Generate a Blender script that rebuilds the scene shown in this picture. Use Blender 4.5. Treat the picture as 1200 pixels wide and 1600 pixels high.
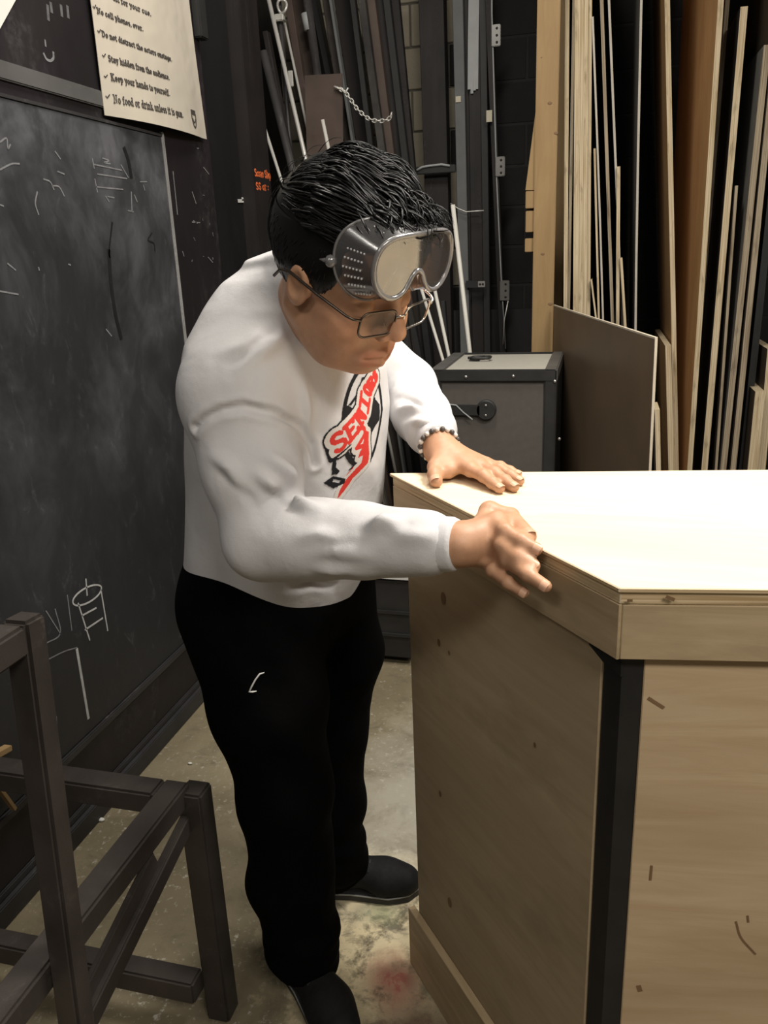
import bpy, bmesh, math, random
import numpy as np
from mathutils import Vector, Matrix
from mathutils.bvhtree import BVHTree

for o in list(bpy.data.objects):
    bpy.data.objects.remove(o)
S = bpy.context.scene
COL = S.collection
random.seed(7)
rng = np.random.default_rng(7)

# ------------------------------------------------------------------ camera
F_PX, CX, CY, EYE = 1250.0, 600.0, 800.0, 1.45
_down = np.array([162.0, -3900.0, -F_PX]); _down /= np.linalg.norm(_down)
_up = -_down
_wx = 340.0
_fw = np.array([_wx, -(_wx*_up[0] - F_PX*_up[2])/_up[1], -F_PX]); _fw /= np.linalg.norm(_fw)
CAM_R = np.stack([np.cross(_fw, _up), _fw, _up])       # world axes: x right, y along the blackboard wall, z up
CAM_C = np.array([0.0, 0.0, EYE])
cam_data = bpy.data.cameras.new('camera')
cam = bpy.data.objects.new('camera', cam_data); COL.objects.link(cam)
cam_data.sensor_fit = 'VERTICAL'; cam_data.sensor_height = 36.0
cam_data.lens = F_PX/1600.0*36.0
cam_data.clip_start = 0.02
cam.matrix_world = Matrix.Translation(CAM_C.tolist()) @ Matrix(CAM_R.tolist()).to_4x4()
S.camera = cam

# ------------------------------------------------------------------ world, lamps, exposure
S.view_settings.view_transform = 'Standard'
S.view_settings.look = 'None'
S.view_settings.gamma = 1.0
S.view_settings.use_curve_mapping = False
S.view_settings.exposure = 0.0
W = bpy.data.worlds.new('world'); S.world = W; W.use_nodes = True
W.node_tree.nodes['Background'].inputs[0].default_value = (1.0, 0.93, 0.84, 1)
W.node_tree.nodes['Background'].inputs[1].default_value = 0.075

def area(name, loc, target, sx, sy, power, color):
    l = bpy.data.lights.new(name, 'AREA'); l.shape = 'RECTANGLE'; l.size = sx; l.size_y = sy
    l.energy = power; l.color = color
    o = bpy.data.objects.new(name, l); COL.objects.link(o)
    o.location = loc
    o.rotation_euler = (Vector(target)-Vector(loc)).to_track_quat('-Z', 'Y').to_euler()
    return o
area('work_lamp', (0.50, 1.32, 2.55), (0.22, 1.18, 1.0), 0.55, 0.40, 46.0, (1.0, 0.95, 0.87))
area('ceiling_or_fill_lamp', (1.3, -0.9, 3.1), (-0.2, 1.6, 0.7), 1.2, 0.35, 46.0, (1.0, 0.94, 0.84))
area('ceiling_or_fill_lamp', (-0.5, 2.1, 3.5), (-0.7, 2.2, 0.0), 1.2, 0.3, 48.0, (1.0, 0.95, 0.86))

area('ceiling_or_fill_lamp', (-0.95, -1.1, 3.0), (-0.35, 1.2, 0.7), 1.2, 0.35, 15.0, (1.0, 0.95, 0.87))  # fill light added to brighten the counter's left facet and the shirt

# ------------------------------------------------------------------ pixel survey helpers (world points from the photo's sight lines at real depths)
def ray(px, py):
    return CAM_R @ (np.array([px-CX, CY-py, -F_PX])/F_PX)
def on_x(px, py, x): d = ray(px, py); return CAM_C + d*(x/d[0])
def on_y(px, py, y): d = ray(px, py); return CAM_C + d*(y/d[1])
def on_z(px, py, z): d = ray(px, py); return CAM_C + d*((z-EYE)/d[2])
def on_t(px, py, t): return CAM_C + ray(px, py)*t
def on_plane(px, py, P0, n):
    d = ray(px, py); n = np.array(n, float)
    return CAM_C + d*((np.array(P0)-CAM_C) @ n)/(d @ n)

# ------------------------------------------------------------------ naming helpers
def link(o, parent=None):
    COL.objects.link(o)
    if parent is not None: o.parent = parent
    return o
def thing(name, label, cat, loc=(0, 0, 0), group=None):
    o = bpy.data.objects.new(name, None); COL.objects.link(o); o.location = [float(v) for v in loc]
    o.empty_display_size = 0.05
    tag(o, label, cat, group); return o
def tag(o, label, cat=None, group=None):
    o['label'] = label
    if cat: o['category'] = cat
    if group: o['group'] = group
    return o

class MB:
    """collects boxes, tubes and polygons (world coordinates) into ONE mesh object"""
    def __init__(self):
        self.v = []; self.f = []; self.uv = []; self.mi = []; self.sm = []
    def face(self, idx, uv=None, mi=0, smooth=False):
        self.f.append(list(idx)); self.uv.append(uv or [(0, 0)]*len(idx)); self.mi.append(mi); self.sm.append(smooth)
    def obox(self, c, ax, ay, az, hx, hy, hz, mi=0, mi_edge=None, edge_axis=None):
        """oriented box; u runs along ax (the grain)"""
        c = np.array(c, float); A = [np.array(a, float) for a in (ax, ay, az)]; H = (hx, hy, hz)
        b = len(self.v)
        for sx in (-1, 1):
            for sy in (-1, 1):
                for sz in (-1, 1):
                    self.v.append(c + A[0]*hx*sx + A[1]*hy*sy + A[2]*hz*sz)
        Q = [((0, 1, 3, 2), 0), ((4, 6, 7, 5), 0), ((0, 4, 5, 1), 1), ((2, 3, 7, 6), 1), ((0, 2, 6, 4), 2), ((1, 5, 7, 3), 2)]
        loc = [(sx*hx, sy*hy, sz*hz) for sx in (-1, 1) for sy in (-1, 1) for sz in (-1, 1)]
        for q, ax_ in Q:
            o = [a for a in (0, 1, 2) if a != ax_]
            uv = [(loc[i][o[0]] + 7.3*ax_, loc[i][o[1]]) if ax_ else (loc[i][2], loc[i][1]) for i in q]
            m = mi
            if mi_edge is not None and ax_ != edge_axis: m = mi_edge
            self.face([b+i for i in q], uv, m)
    def box(self, lo, hi, mi=0, grain=0, **k):
        lo = np.array(lo, float); hi = np.array(hi, float); c = (lo+hi)/2; h = (hi-lo)/2
        E = np.eye(3); order = [grain] + [a for a in (0, 1, 2) if a != grain]
        ax = E[order[0]]; ay = E[order[1]]; az = np.cross(ax, ay)
        self.obox(c, ax, ay, az, h[order[0]], h[order[1]], h[order[2]], mi, **k)
    def bar(self, p0, p1, w, t, up=(0, 1, 0), mi=0):
        """rectangular bar p0->p1, w across, t along `up`"""
        p0 = np.array(p0, float); p1 = np.array(p1, float); d = p1-p0; L = np.linalg.norm(d); d /= L
        u = np.array(up, float); s = np.cross(d, u); s /= np.linalg.norm(s); u = np.cross(s, d)
        self.obox((p0+p1)/2, d, s, u, L/2, w/2, t/2, mi)
    def tube(self, pts, r, n=10, mi=0, cap=True, smooth=True, closed=False):
        pts = [np.array(p, float) for p in pts]; m = len(pts)
        rs = r if hasattr(r, '__len__') else [r]*m
        b = len(self.v); prev = None
        for i, p in enumerate(pts):
            if closed: d = pts[(i+1) % m]-pts[i-1]
            else: d = pts[min(i+1, m-1)]-pts[max(i-1, 0)]
            d = d/ (np.linalg.norm(d)+1e-12)
            if prev is None:
                a = np.array([0, 0, 1.0]) if abs(d[2]) < 0.9 else np.array([1.0, 0, 0])
                prev = np.cross(d, a)
            s = prev - d*(prev@d); s /= (np.linalg.norm(s)+1e-12); prev = s; u = np.cross(d, s)
            for k in range(n):
                a = 2*math.pi*k/n
                self.v.append(p + (s*math.cos(a)+u*math.sin(a))*rs[i])
        for i in range(m if closed else m-1):
            j = (i+1) % m
            for k in range(n):
                k2 = (k+1) % n
                self.face([b+i*n+k, b+i*n+k2, b+j*n+k2, b+j*n+k], [(i, k/n), (i, (k+1)/n), (i+1, (k+1)/n), (i+1, k/n)], mi, smooth)
        if cap and not closed:
            self.face([b+k for k in range(n)][::-1], None, mi); self.face([b+(m-1)*n+k for k in range(n)], None, mi)
    def prism(self, poly, z0, z1, mi=0, mi_side=None):
        b = len(self.v); n = len(poly)
        for z in (z0, z1):
            for p in poly: self.v.append(np.array([p[0], p[1], z], float))
        self.face([b+i for i in range(n)][::-1], [(poly[i][0], poly[i][1]) for i in range(n)][::-1], mi)
        self.face([b+n+i for i in range(n)], [(poly[i][0], poly[i][1]) for i in range(n)], mi)
        L = 0
        for i in range(n):
            j = (i+1) % n; e = math.dist(poly[i][:2], poly[j][:2])
            self.face([b+i, b+j, b+n+j, b+n+i], [(L, z0), (L+e, z0), (L+e, z1), (L, z1)], mi if mi_side is None else mi_side); L += e
    def sphere(self, c, r, n=8, mi=0, sq=(1, 1, 1)):
        c = np.array(c, float); b = len(self.v); m = max(4, n//2+1)
        for i in range(m+1):
            th = math.pi*i/m
            for k in range(n):
                a = 2*math.pi*k/n
                self.v.append(c + np.array([math.sin(th)*math.cos(a)*sq[0], math.sin(th)*math.sin(a)*sq[1], math.cos(th)*sq[2]])*r)
        for i in range(m):
            for k in range(n):
                k2 = (k+1) % n
                self.face([b+i*n+k, b+(i+1)*n+k, b+(i+1)*n+k2, b+i*n+k2], None, mi, True)
    def ribbon(self, pts, w, nrm, off=0.0, mi=0, thick=0.0008):
        """a flat painted / chalked stroke lying on a surface with normal nrm"""
        nrm = np.array(nrm, float); P = [np.array(p, float)+nrm*off for p in pts]
        P = [p for i, p in enumerate(P) if i == 0 or np.linalg.norm(p-P[i-1]) > 1e-5]; m = len(P); b = len(self.v)
        if m < 2: return
        for i, p in enumerate(P):
            d = P[min(i+1, m-1)]-P[max(i-1, 0)]; d = d/(np.linalg.norm(d)+1e-12); s = np.cross(nrm, d); s = s/(np.linalg.norm(s)+1e-12)
            e = -d*w*.3 if i == 0 else d*w*.3 if i == m-1 else 0*d
            for q in (p+s*w/2, p-s*w/2): self.v.append(q+e+nrm*thick/2)
            for q in (p-s*w/2, p+s*w/2): self.v.append(q+e-nrm*thick/2)
        for i in range(m-1):
            o = b+4*i
            for k in range(4): self.face([o+k, o+(k+1) % 4, o+4+(k+1) % 4, o+4+k], None, mi)
        self.face([b+3, b+2, b+1, b], None, mi); o = b+4*(m-1); self.face([o, o+1, o+2, o+3], None, mi)
    def build(self, name, mats, parent=None, bevel=0.0, seg=2, smooth=None):
        me = bpy.data.meshes.new(name)
        off = np.zeros(3)
        if parent is not None:
            off = np.array(parent_world(parent))
        V = np.array(self.v) - off
        me.from_pydata([tuple(map(float, p)) for p in V], [], self.f)
        if not isinstance(mats, (list, tuple)): mats = [mats]
        for m in mats: me.materials.append(m)
        uvl = me.uv_layers.new(name='UVMap')
        flat = [c for u in self.uv for p in u for c in p]
        uvl.data.foreach_set('uv', flat)
        me.polygons.foreach_set('material_index', self.mi)
        sm = self.sm if smooth is None else [smooth]*len(self.f)
        me.polygons.foreach_set('use_smooth', sm)
        bm = bmesh.new(); bm.from_mesh(me)
        bmesh.ops.remove_doubles(bm, verts=bm.verts, dist=1e-6)
        bmesh.ops.recalc_face_normals(bm, faces=bm.faces)
        if bevel > 0:
            es = [e for e in bm.edges if len(e.link_faces) == 2 and e.calc_face_angle() > 0.6]
            bmesh.ops.bevel(bm, geom=es, offset=bevel, segments=seg, affect='EDGES', clamp_overlap=True)
        bm.to_mesh(me); bm.free(); me.update()
        return link(bpy.data.objects.new(name, me), parent)
def parent_world(o):
    p = np.zeros(3)
    while o is not None:
        p = p + np.array(o.location[:]); o = o.parent
    return p

# ------------------------------------------------------------------ materials
class NT:
    def __init__(self, name):
        self.m = bpy.data.materials.new(name); self.m.use_nodes = True
        self.t = self.m.node_tree; self.n = self.t.nodes; self.b = self.n['Principled BSDF']
    def new(self, typ, **k):
        nd = self.n.new(typ)
        for a, v in k.items():
            if a in nd.inputs.keys(): nd.inputs[a].default_value = v
            else: setattr(nd, a, v)
        return nd
    def l(self, a, b): self.t.links.new(a, b)
    def coord(self, kind='Object', scale=(1, 1, 1), rot=(0, 0, 0)):
        tc = self.new('ShaderNodeTexCoord'); mp = self.new('ShaderNodeMapping')
        mp.inputs['Scale'].default_value = scale; mp.inputs['Rotation'].default_value = rot
        if kind == 'World':
            g = self.new('ShaderNodeNewGeometry'); self.l(g.outputs['Position'], mp.inputs['Vector'])
        else: self.l(tc.outputs[kind], mp.inputs['Vector'])
        return mp.outputs['Vector']
    def noise(self, vec, scale, detail=4, rough=0.55, dist=0.0):
        n = self.new('ShaderNodeTexNoise'); n.inputs['Scale'].default_value = scale
        n.inputs['Detail'].default_value = detail; n.inputs['Roughness'].default_value = rough; n.inputs['Distortion'].default_value = dist
        self.l(vec, n.inputs['Vector']); return n.outputs['Fac']
    def ramp(self, fac, stops):
        r = self.new('ShaderNodeValToRGB'); cr = r.color_ramp
        while len(cr.elements) < len(stops): cr.elements.new(0.5)
        for e, (p, c) in zip(cr.elements, stops):
            e.position = p; e.color = (*c, 1) if hasattr(c, '__len__') else (c, c, c, 1)
        self.l(fac, r.inputs['Fac']); return r.outputs['Color']
    def mix(self, fac, a, b, mode='MIX'):
        m = self.new('ShaderNodeMix', data_type='RGBA', blend_type=mode)
        for sock, v in ((m.inputs[0], fac), (m.inputs[6], a), (m.inputs[7], b)):
            if hasattr(v, 'is_linked') or hasattr(v, 'links'): self.l(v, sock)
            elif hasattr(v, '__len__'): sock.default_value = (*v, 1) if len(v) == 3 else v
            else: sock.default_value = v
        return m.outputs[2]
    def math(self, op, a, b=0.5):
        m = self.new('ShaderNodeMath', operation=op)
        for i, v in enumerate((a, b)):
            if hasattr(v, 'links'): self.l(v, m.inputs[i])
            else: m.inputs[i].default_value = v
        return m.outputs[0]
    def bump(self, h, strength=0.3, dist=0.01):
        b = self.new('ShaderNodeBump'); b.inputs['Strength'].default_value = strength; b.inputs['Distance'].default_value = dist
        self.l(h, b.inputs['Height']); self.l(b.outputs['Normal'], self.b.inputs['Normal'])
    def base(self, v):
        s = self.b.inputs['Base Color']
        if hasattr(v, 'links'): self.l(v, s)
        else: s.default_value = (*v, 1)
    def set(self, **k):
        names = dict(rough='Roughness', metal='Metallic', spec='Specular IOR Level', trans='Transmission Weight', ior='IOR', coat='Coat Weight', alpha='Alpha', sss='Subsurface Weight', sheen='Sheen Weight')
        for a, v in k.items():
            s = self.b.inputs[names[a]]
            if hasattr(v, 'links'): self.l(v, s)
            else: s.default_value = v
        return self.m

def mat_wood(name, c1, c2, knots=False, rough=0.55, scale=1.0, kind='UV', dirt=0.0):
    n = NT(name)
    v = n.coord(kind, (3.0*scale, 26.0*scale, 26.0*scale)); v2 = n.coord(kind, (1.2*scale, 5*scale, 5*scale))
    a = n.noise(v, 1.6, 5, 0.6, 1.2); b = n.noise(v2, 1.3, 3, 0.5, 0.6)
    col = n.mix(n.ramp(a, [(0.3, 0.0), (0.7, 1.0)]), c1, c2)
    col = n.mix(n.ramp(b, [(0.35, 0.0), (0.75, 0.55)]), col, tuple(x*0.72 for x in c2))
    if knots:
        vk = n.coord(kind, (2.2, 7.0, 7.0))
        vo = n.new('ShaderNodeTexVoronoi'); vo.inputs['Scale'].default_value = 1.6; n.l(vk, vo.inputs['Vector'])
        k = n.ramp(vo.outputs['Distance'], [(0.05, 1.0), (0.11, 0.0)])
        col = n.mix(k, col, (0.16, 0.075, 0.025))
    if dirt:
        d = n.noise(n.coord(kind, (1.7, 3.1, 3.1)), 2.2, 6, 0.65)
        col = n.mix(n.ramp(d, [(0.5, 0.0), (0.75, dirt)]), col, (0.10, 0.085, 0.06))
    n.base(col); n.bump(a, 0.12, 0.004)
    return n.set(rough=rough, spec=0.3)
def mat_plyedge(name, c1, c2):
    n = NT(name)
    v = n.coord('UV', (4.0, 330.0, 330.0)); v2 = n.coord('UV', (3, 14, 14))
    a = n.noise(v, 0.9, 2, 0.5); b = n.noise(v2, 2.5, 4, 0.6)
    col = n.mix(n.ramp(a, [(0.36, 0.0), (0.6, 1.0)]), c2, c1)
    col = n.mix(n.ramp(b, [(0.56, 0.0), (0.74, 0.75)]), col, tuple(x*0.45 for x in c2))
    n.base(col); n.bump(a, 0.25, 0.003)
    return n.set(rough=0.7, spec=0.2)
def mat_painted(name, c, scuff=(0.3, 0.29, 0.28), amount=0.5, rough=0.5, scale=1.0, stretch=(1, 1, 0.25), kind='Object', tint=None):
    n = NT(name)
    v = n.coord(kind, tuple(s*scale for s in stretch))
    a = n.noise(v, 6, 6, 0.65, 0.4); b = n.noise(n.coord(kind, (scale,)*3), 38, 4, 0.7); c3 = n.noise(n.coord(kind, (scale,)*3), 2.3, 3, 0.5)
    col = n.mix(n.ramp(c3, [(0.3, 0.0), (0.7, 1.0)]), c, tint or tuple(x*1.7+0.004 for x in c))
    m = n.math('MULTIPLY', n.ramp(a, [(0.56, 0.0), (0.78, 1.0)]), n.ramp(b, [(0.42, 0.0), (0.66, 1.0)]))
    col = n.mix(n.math('MULTIPLY', m, amount), col, scuff)
    n.base(col); n.bump(b, 0.10, 0.003)
    return n.set(rough=n.ramp(a, [(0.2, rough-0.12), (0.8, rough+0.15)]), spec=0.4)
def mat_plain(name, c, rough=0.5, metal=0.0, var=0.25, scale=14, spec=0.4, bump=0.05):
    n = NT(name); a = n.noise(n.coord('Object'), scale, 5, 0.6)
    n.base(n.mix(n.ramp(a, [(0.3, 0.0), (0.75, 1.0)]), c, tuple(min(1, x*(1+var)+0.003) for x in c)))
    if bump: n.bump(a, bump, 0.003)
    return n.set(rough=rough, metal=metal, spec=spec)

M = {}
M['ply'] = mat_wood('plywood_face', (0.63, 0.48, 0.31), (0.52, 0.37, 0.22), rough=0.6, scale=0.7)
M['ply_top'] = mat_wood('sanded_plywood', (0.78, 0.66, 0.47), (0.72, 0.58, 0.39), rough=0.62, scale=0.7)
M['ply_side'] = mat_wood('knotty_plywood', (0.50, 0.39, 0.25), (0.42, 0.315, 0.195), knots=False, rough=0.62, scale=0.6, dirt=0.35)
M['ply_edge'] = mat_plyedge('plywood_edge', (0.66, 0.52, 0.33), (0.42, 0.29, 0.15))
M['pine'] = mat_wood('pine_board', (0.40, 0.27, 0.13), (0.33, 0.21, 0.095), rough=0.6, scale=1.0)
M['knot'] = mat_plain('wood_knot', (0.19, 0.11, 0.055), 0.6)
M['fascia'] = mat_wood('fascia_board', (0.56, 0.43, 0.27), (0.42, 0.31, 0.18), rough=0.62, scale=0.8, dirt=0.25)
M['black'] = mat_plain('black_paint', (0.012, 0.0115, 0.011), 0.55, 0, 0.6)
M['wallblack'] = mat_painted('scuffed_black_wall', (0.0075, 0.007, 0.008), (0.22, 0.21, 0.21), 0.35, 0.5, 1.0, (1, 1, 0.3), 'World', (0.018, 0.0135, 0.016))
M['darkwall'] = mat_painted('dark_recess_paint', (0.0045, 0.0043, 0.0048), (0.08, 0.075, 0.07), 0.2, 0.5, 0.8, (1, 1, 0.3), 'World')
M['frame_trim'] = mat_painted('worn_black_trim', (0.022, 0.021, 0.022), (0.34, 0.32, 0.30), 0.7, 0.5, 2.2, (1, 0.3, 1), 'World')

def mat_chalkboard():
    n = NT('smeared_chalkboard'); v = n.coord('World', (1, 1, 1))
    a = n.noise(n.coord('World', (1, 1.3, 1.0)), 2.6, 6, 0.6, 0.6); b = n.noise(n.coord('World', (1, 2.5, 1.2)), 7, 6, 0.7, 0.8)
    c = n.noise(v, 120, 3, 0.6)
    sep = n.new('ShaderNodeSeparateXYZ'); n.l(n.coord('World'), sep.inputs[0])
    hi = n.ramp(n.math('DIVIDE', sep.outputs['Z'], 2.0), [(0.30, 0.06), (0.86, 1.0)])       # haze gets stronger towards the top of the board
    haze = n.math('MULTIPLY', n.ramp(a, [(0.38, 0.0), (0.72, 1.0)]), hi)
    p2 = n.ramp(n.noise(n.coord('World', (1, 2.2, 1.6), (0.4, 0, 0)), 3.0, 5, 0.6, 0.7), [(0.40, 0.35), (0.58, 1.0)])
    haze = n.math('MULTIPLY', haze, p2)
    col = n.mix(n.math('MULTIPLY', haze, 0.75), (0.020, 0.0205, 0.023), (0.165, 0.168, 0.185))
    st = n.math('MULTIPLY', n.ramp(b, [(0.58, 0.0), (0.76, 1.0)]), n.ramp(c, [(0.4, 0.3), (0.7, 1.0)]))
    col = n.mix(n.math('MULTIPLY', st, 0.22), col, (0.3, 0.3, 0.3))
    n.base(col); n.bump(c, 0.04, 0.002)
    return n.set(rough=n.ramp(b, [(0.2, 0.42), (0.8, 0.62)]), spec=0.45)
M['chalkboard'] = mat_chalkboard()
M['chalk'] = mat_plain('chalk_line', (0.36, 0.36, 0.355), 0.9, 0, 0.4, 60)
M['chalk_faint'] = mat_plain('faint_chalk', (0.14, 0.14, 0.145), 0.9, 0, 0.6, 60)
M['chalk_dim'] = mat_plain('dim_chalk', (0.075, 0.073, 0.075), 0.9, 0, 0.8, 60)
M['rail_grey'] = mat_painted('worn_grey_rail', (0.06, 0.058, 0.057), (0.22, 0.21, 0.20), 0.8, 0.5, 2.0, (1, 0.2, 1), 'World')
M['worn_edge'] = mat_painted('white_worn_edge', (0.20, 0.195, 0.19), (0.60, 0.58, 0.56), 1.0, 0.5, 2.0, (1, 1, 0.25), 'World')
M['darkmark'] = mat_plain('dark_streak', (0.008, 0.008, 0.009), 0.5)
M['orange'] = mat_plain('orange_marker', (0.72, 0.16, 0.05), 0.6)
M['redpaint'] = mat_plain('red_paint_splash', (0.38, 0.03, 0.05), 0.45)
M['whitepaint'] = mat_plain('white_paint_splash', (0.55, 0.54, 0.52), 0.6)

def mat_floor():
    n = NT('stained_concrete'); P = n.coord('World')
    a = n.noise(P, 1.7, 7, 0.6, 0.5); b = n.noise(P, 9, 7, 0.7, 0.4); c = n.noise(P, 55, 5, 0.7); d = n.noise(n.coord('World', (1, 1, 1), (0, 0, 0.7)), 3.6, 6, 0.65, 1.0)
    col = n.ramp(a, [(0.30, (0.135, 0.108, 0.066)), (0.5, (0.215, 0.178, 0.112)), (0.70, (0.31, 0.265, 0.175))])
    col = n.mix(n.ramp(b, [(0.5, 0.0), (0.72, 0.7)]), col, (0.10, 0.085, 0.055))
    col = n.mix(n.math('MULTIPLY', n.ramp(c, [(0.56, 0.0), (0.68, 1.0)]), n.ramp(d, [(0.42, 0.0), (0.58, 0.9)])), col, (0.52, 0.49, 0.41))
    sep = n.new('ShaderNodeSeparateXYZ'); n.l(P, sep.inputs[0])
    def spot(x, y, rx, ry, soft=0.55):
        dx = n.math('DIVIDE', n.math('SUBTRACT', sep.outputs['X'], x), rx); dy = n.math('DIVIDE', n.math('SUBTRACT', sep.outputs['Y'], y), ry)
        r = n.math('SQRT', n.math('ADD', n.math('MULTIPLY', dx, dx), n.math('MULTIPLY', dy, dy)))
        r = n.math('ADD', r, n.math('MULTIPLY', n.math('SUBTRACT', b, 0.5), 1.5))
        return n.ramp(r, [(soft*0.3, 1.0), (1.0, 0.0)])
    # sawdust heap, spilt paint and worn patches at their own places on the slab
    fine = n.noise(n.coord('World', (1, 1, 1), (0, 0, 0.5)), 17, 9, 0.72, 0.35)
    saw = n.math('MULTIPLY', spot(-0.42, 1.36, 0.27, 0.28, 1.2), n.ramp(fine, [(0.38, 0.0), (0.52, 1.0)]))
    col = n.mix(saw, col, (0.85, 0.72, 0.46))
    pale = n.math('MULTIPLY', spot(-0.44, 1.85, 0.26, 0.55), 0.6)
    col = n.mix(pale, col, (0.46, 0.44, 0.38))
    grn = n.math('MULTIPLY', spot(-0.43, 1.42, 0.07, 0.05), 0.5)
    col = n.mix(grn, col, (0.20, 0.26, 0.13))
    red = n.math('MULTIPLY', spot(-0.36, 1.255, 0.085, 0.09, 1.0), n.ramp(fine, [(0.36, 0.25), (0.54, 1.0)]))
    col = n.mix(n.math('MULTIPLY', red, 0.85), col, (0.26, 0.035, 0.035))
    red2 = n.math('MULTIPLY', spot(-0.30, 1.14, 0.10, 0.10), 0.7)
    col = n.mix(red2, col, (0.085, 0.022, 0.018))
    red3 = n.math('MULTIPLY', spot(-0.52, 1.02, 0.06, 0.05), 0.5)
    col = n.mix(red3, col, (0.16, 0.045, 0.03))
    n.base(col); n.bump(n.math('ADD', b, c), 0.25, 0.004)
    return n.set(rough=n.ramp(b, [(0.3, 0.55), (0.7, 0.8)]), spec=0.3)
M['floor'] = mat_floor()
def mat_block(name, c):
    n = NT(name); o = n.new('ShaderNodeObjectInfo'); v = n.coord('World')
    a = n.noise(v, 90, 4, 0.7); b = n.noise(v, 5, 4, 0.6)
    col = n.mix(n.ramp(b, [(0.3, 0.0), (0.7, 1.0)]), c, tuple(x*0.72 for x in c))
    col = n.mix(n.math('MULTIPLY', o.outputs['Random'], 0.35), col, tuple(x*0.7 for x in c))
    n.base(col); n.bump(a, 0.5, 0.004)
    return n.set(rough=0.9, spec=0.2)
M['block_tan'] = mat_block('tan_concrete_block', (0.36, 0.32, 0.245))
M['block_dark'] = mat_block('charcoal_painted_block', (0.024, 0.0235, 0.022))
M['mortar'] = mat_plain('mortar', (0.10, 0.092, 0.075), 0.95)
M['mortar_dark'] = mat_plain('painted_mortar', (0.020, 0.0195, 0.0185), 0.95)
M['steel'] = mat_painted('raw_dark_steel', (0.040, 0.033, 0.029), (0.15, 0.125, 0.11), 0.6, 0.42, 3.0, (1, 1, 1))
M['steel'].node_tree.nodes['Principled BSDF'].inputs['Metallic'].default_value = 0.35
M['chrome'] = mat_plain('zinc_pipe', (0.66, 0.64, 0.60), 0.34, 0.35, 0.15, 30)
M['dull_pipe'] = mat_painted('dull_dark_pipe', (0.030, 0.028, 0.028), (0.20, 0.19, 0.18), 0.7, 0.45, 2.5)
M['pvc'] = mat_plain('white_plastic_pipe', (0.58, 0.56, 0.51), 0.4, 0, 0.1)
M['rust'] = mat_painted('brown_rusty_metal', (0.060, 0.042, 0.034), (0.14, 0.11, 0.09), 0.5, 0.55, 2.0)
M['lumber_black'] = mat_painted('black_stage_lumber', (0.0085, 0.0075, 0.0075), (0.12, 0.11, 0.105), 0.45, 0.6, 2.5, (1, 1, 0.12), 'Object', (0.019, 0.014, 0.014))
M['lumber_scuffed'] = mat_painted('scuffed_black_lumber', (0.014, 0.013, 0.013), (0.36, 0.34, 0.33), 1.0, 0.6, 3.2, (1, 1, 0.12), 'Object', (0.06, 0.055, 0.05))
M['grey_paint'] = mat_plain('grey_painted_board', (0.115, 0.12, 0.12), 0.55, 0, 0.2)
M['grey_smear'] = mat_plain('grey_paint_smear', (0.36, 0.37, 0.37), 0.6, 0, 0.15)
M['dark_grey'] = mat_plain('dark_grey_board', (0.017, 0.0168, 0.0165), 0.55, 0, 0.3)
M['tape'] = mat_plain('cream_tape', (0.55, 0.50, 0.38), 0.6, 0, 0.1)
M['hinge'] = mat_plain('grey_hinge_steel', (0.20, 0.195, 0.185), 0.4, 0.5, 0.2)
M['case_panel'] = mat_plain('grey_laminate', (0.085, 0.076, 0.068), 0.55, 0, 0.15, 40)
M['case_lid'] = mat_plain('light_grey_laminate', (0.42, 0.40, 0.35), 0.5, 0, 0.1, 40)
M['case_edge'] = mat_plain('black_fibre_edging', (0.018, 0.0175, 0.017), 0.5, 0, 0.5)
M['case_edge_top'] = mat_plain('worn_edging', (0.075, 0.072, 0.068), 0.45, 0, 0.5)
M['rivet'] = mat_plain('steel_rivet', (0.42, 0.40, 0.38), 0.35, 0.8)
M['hardboard'] = mat_plain('brown_hardboard', (0.150, 0.104, 0.066), 0.5, 0, 0.3, 5)
M['hardboard_edge'] = mat_plain('pale_board_edge', (0.52, 0.45, 0.35), 0.7)
M['paper'] = None
def mat_paper():
    n = NT('laminated_paper'); a = n.noise(n.coord('World', (1, 1, 1)), 4, 3, 0.5)
    n.base(n.mix(n.ramp(a, [(0.3, 0.0), (0.7, 1.0)]), (0.50, 0.455, 0.38), (0.57, 0.51, 0.43)))
    n.bump(a, 0.5, 0.03)
    return n.set(rough=0.16, spec=0.6)
M['paper'] = mat_paper()
M['white_paper'] = mat_plain('white_paper', (0.72, 0.71, 0.66), 0.6, 0, 0.05)
M['ink'] = mat_plain('black_ink', (0.06, 0.052, 0.047), 0.5)
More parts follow.
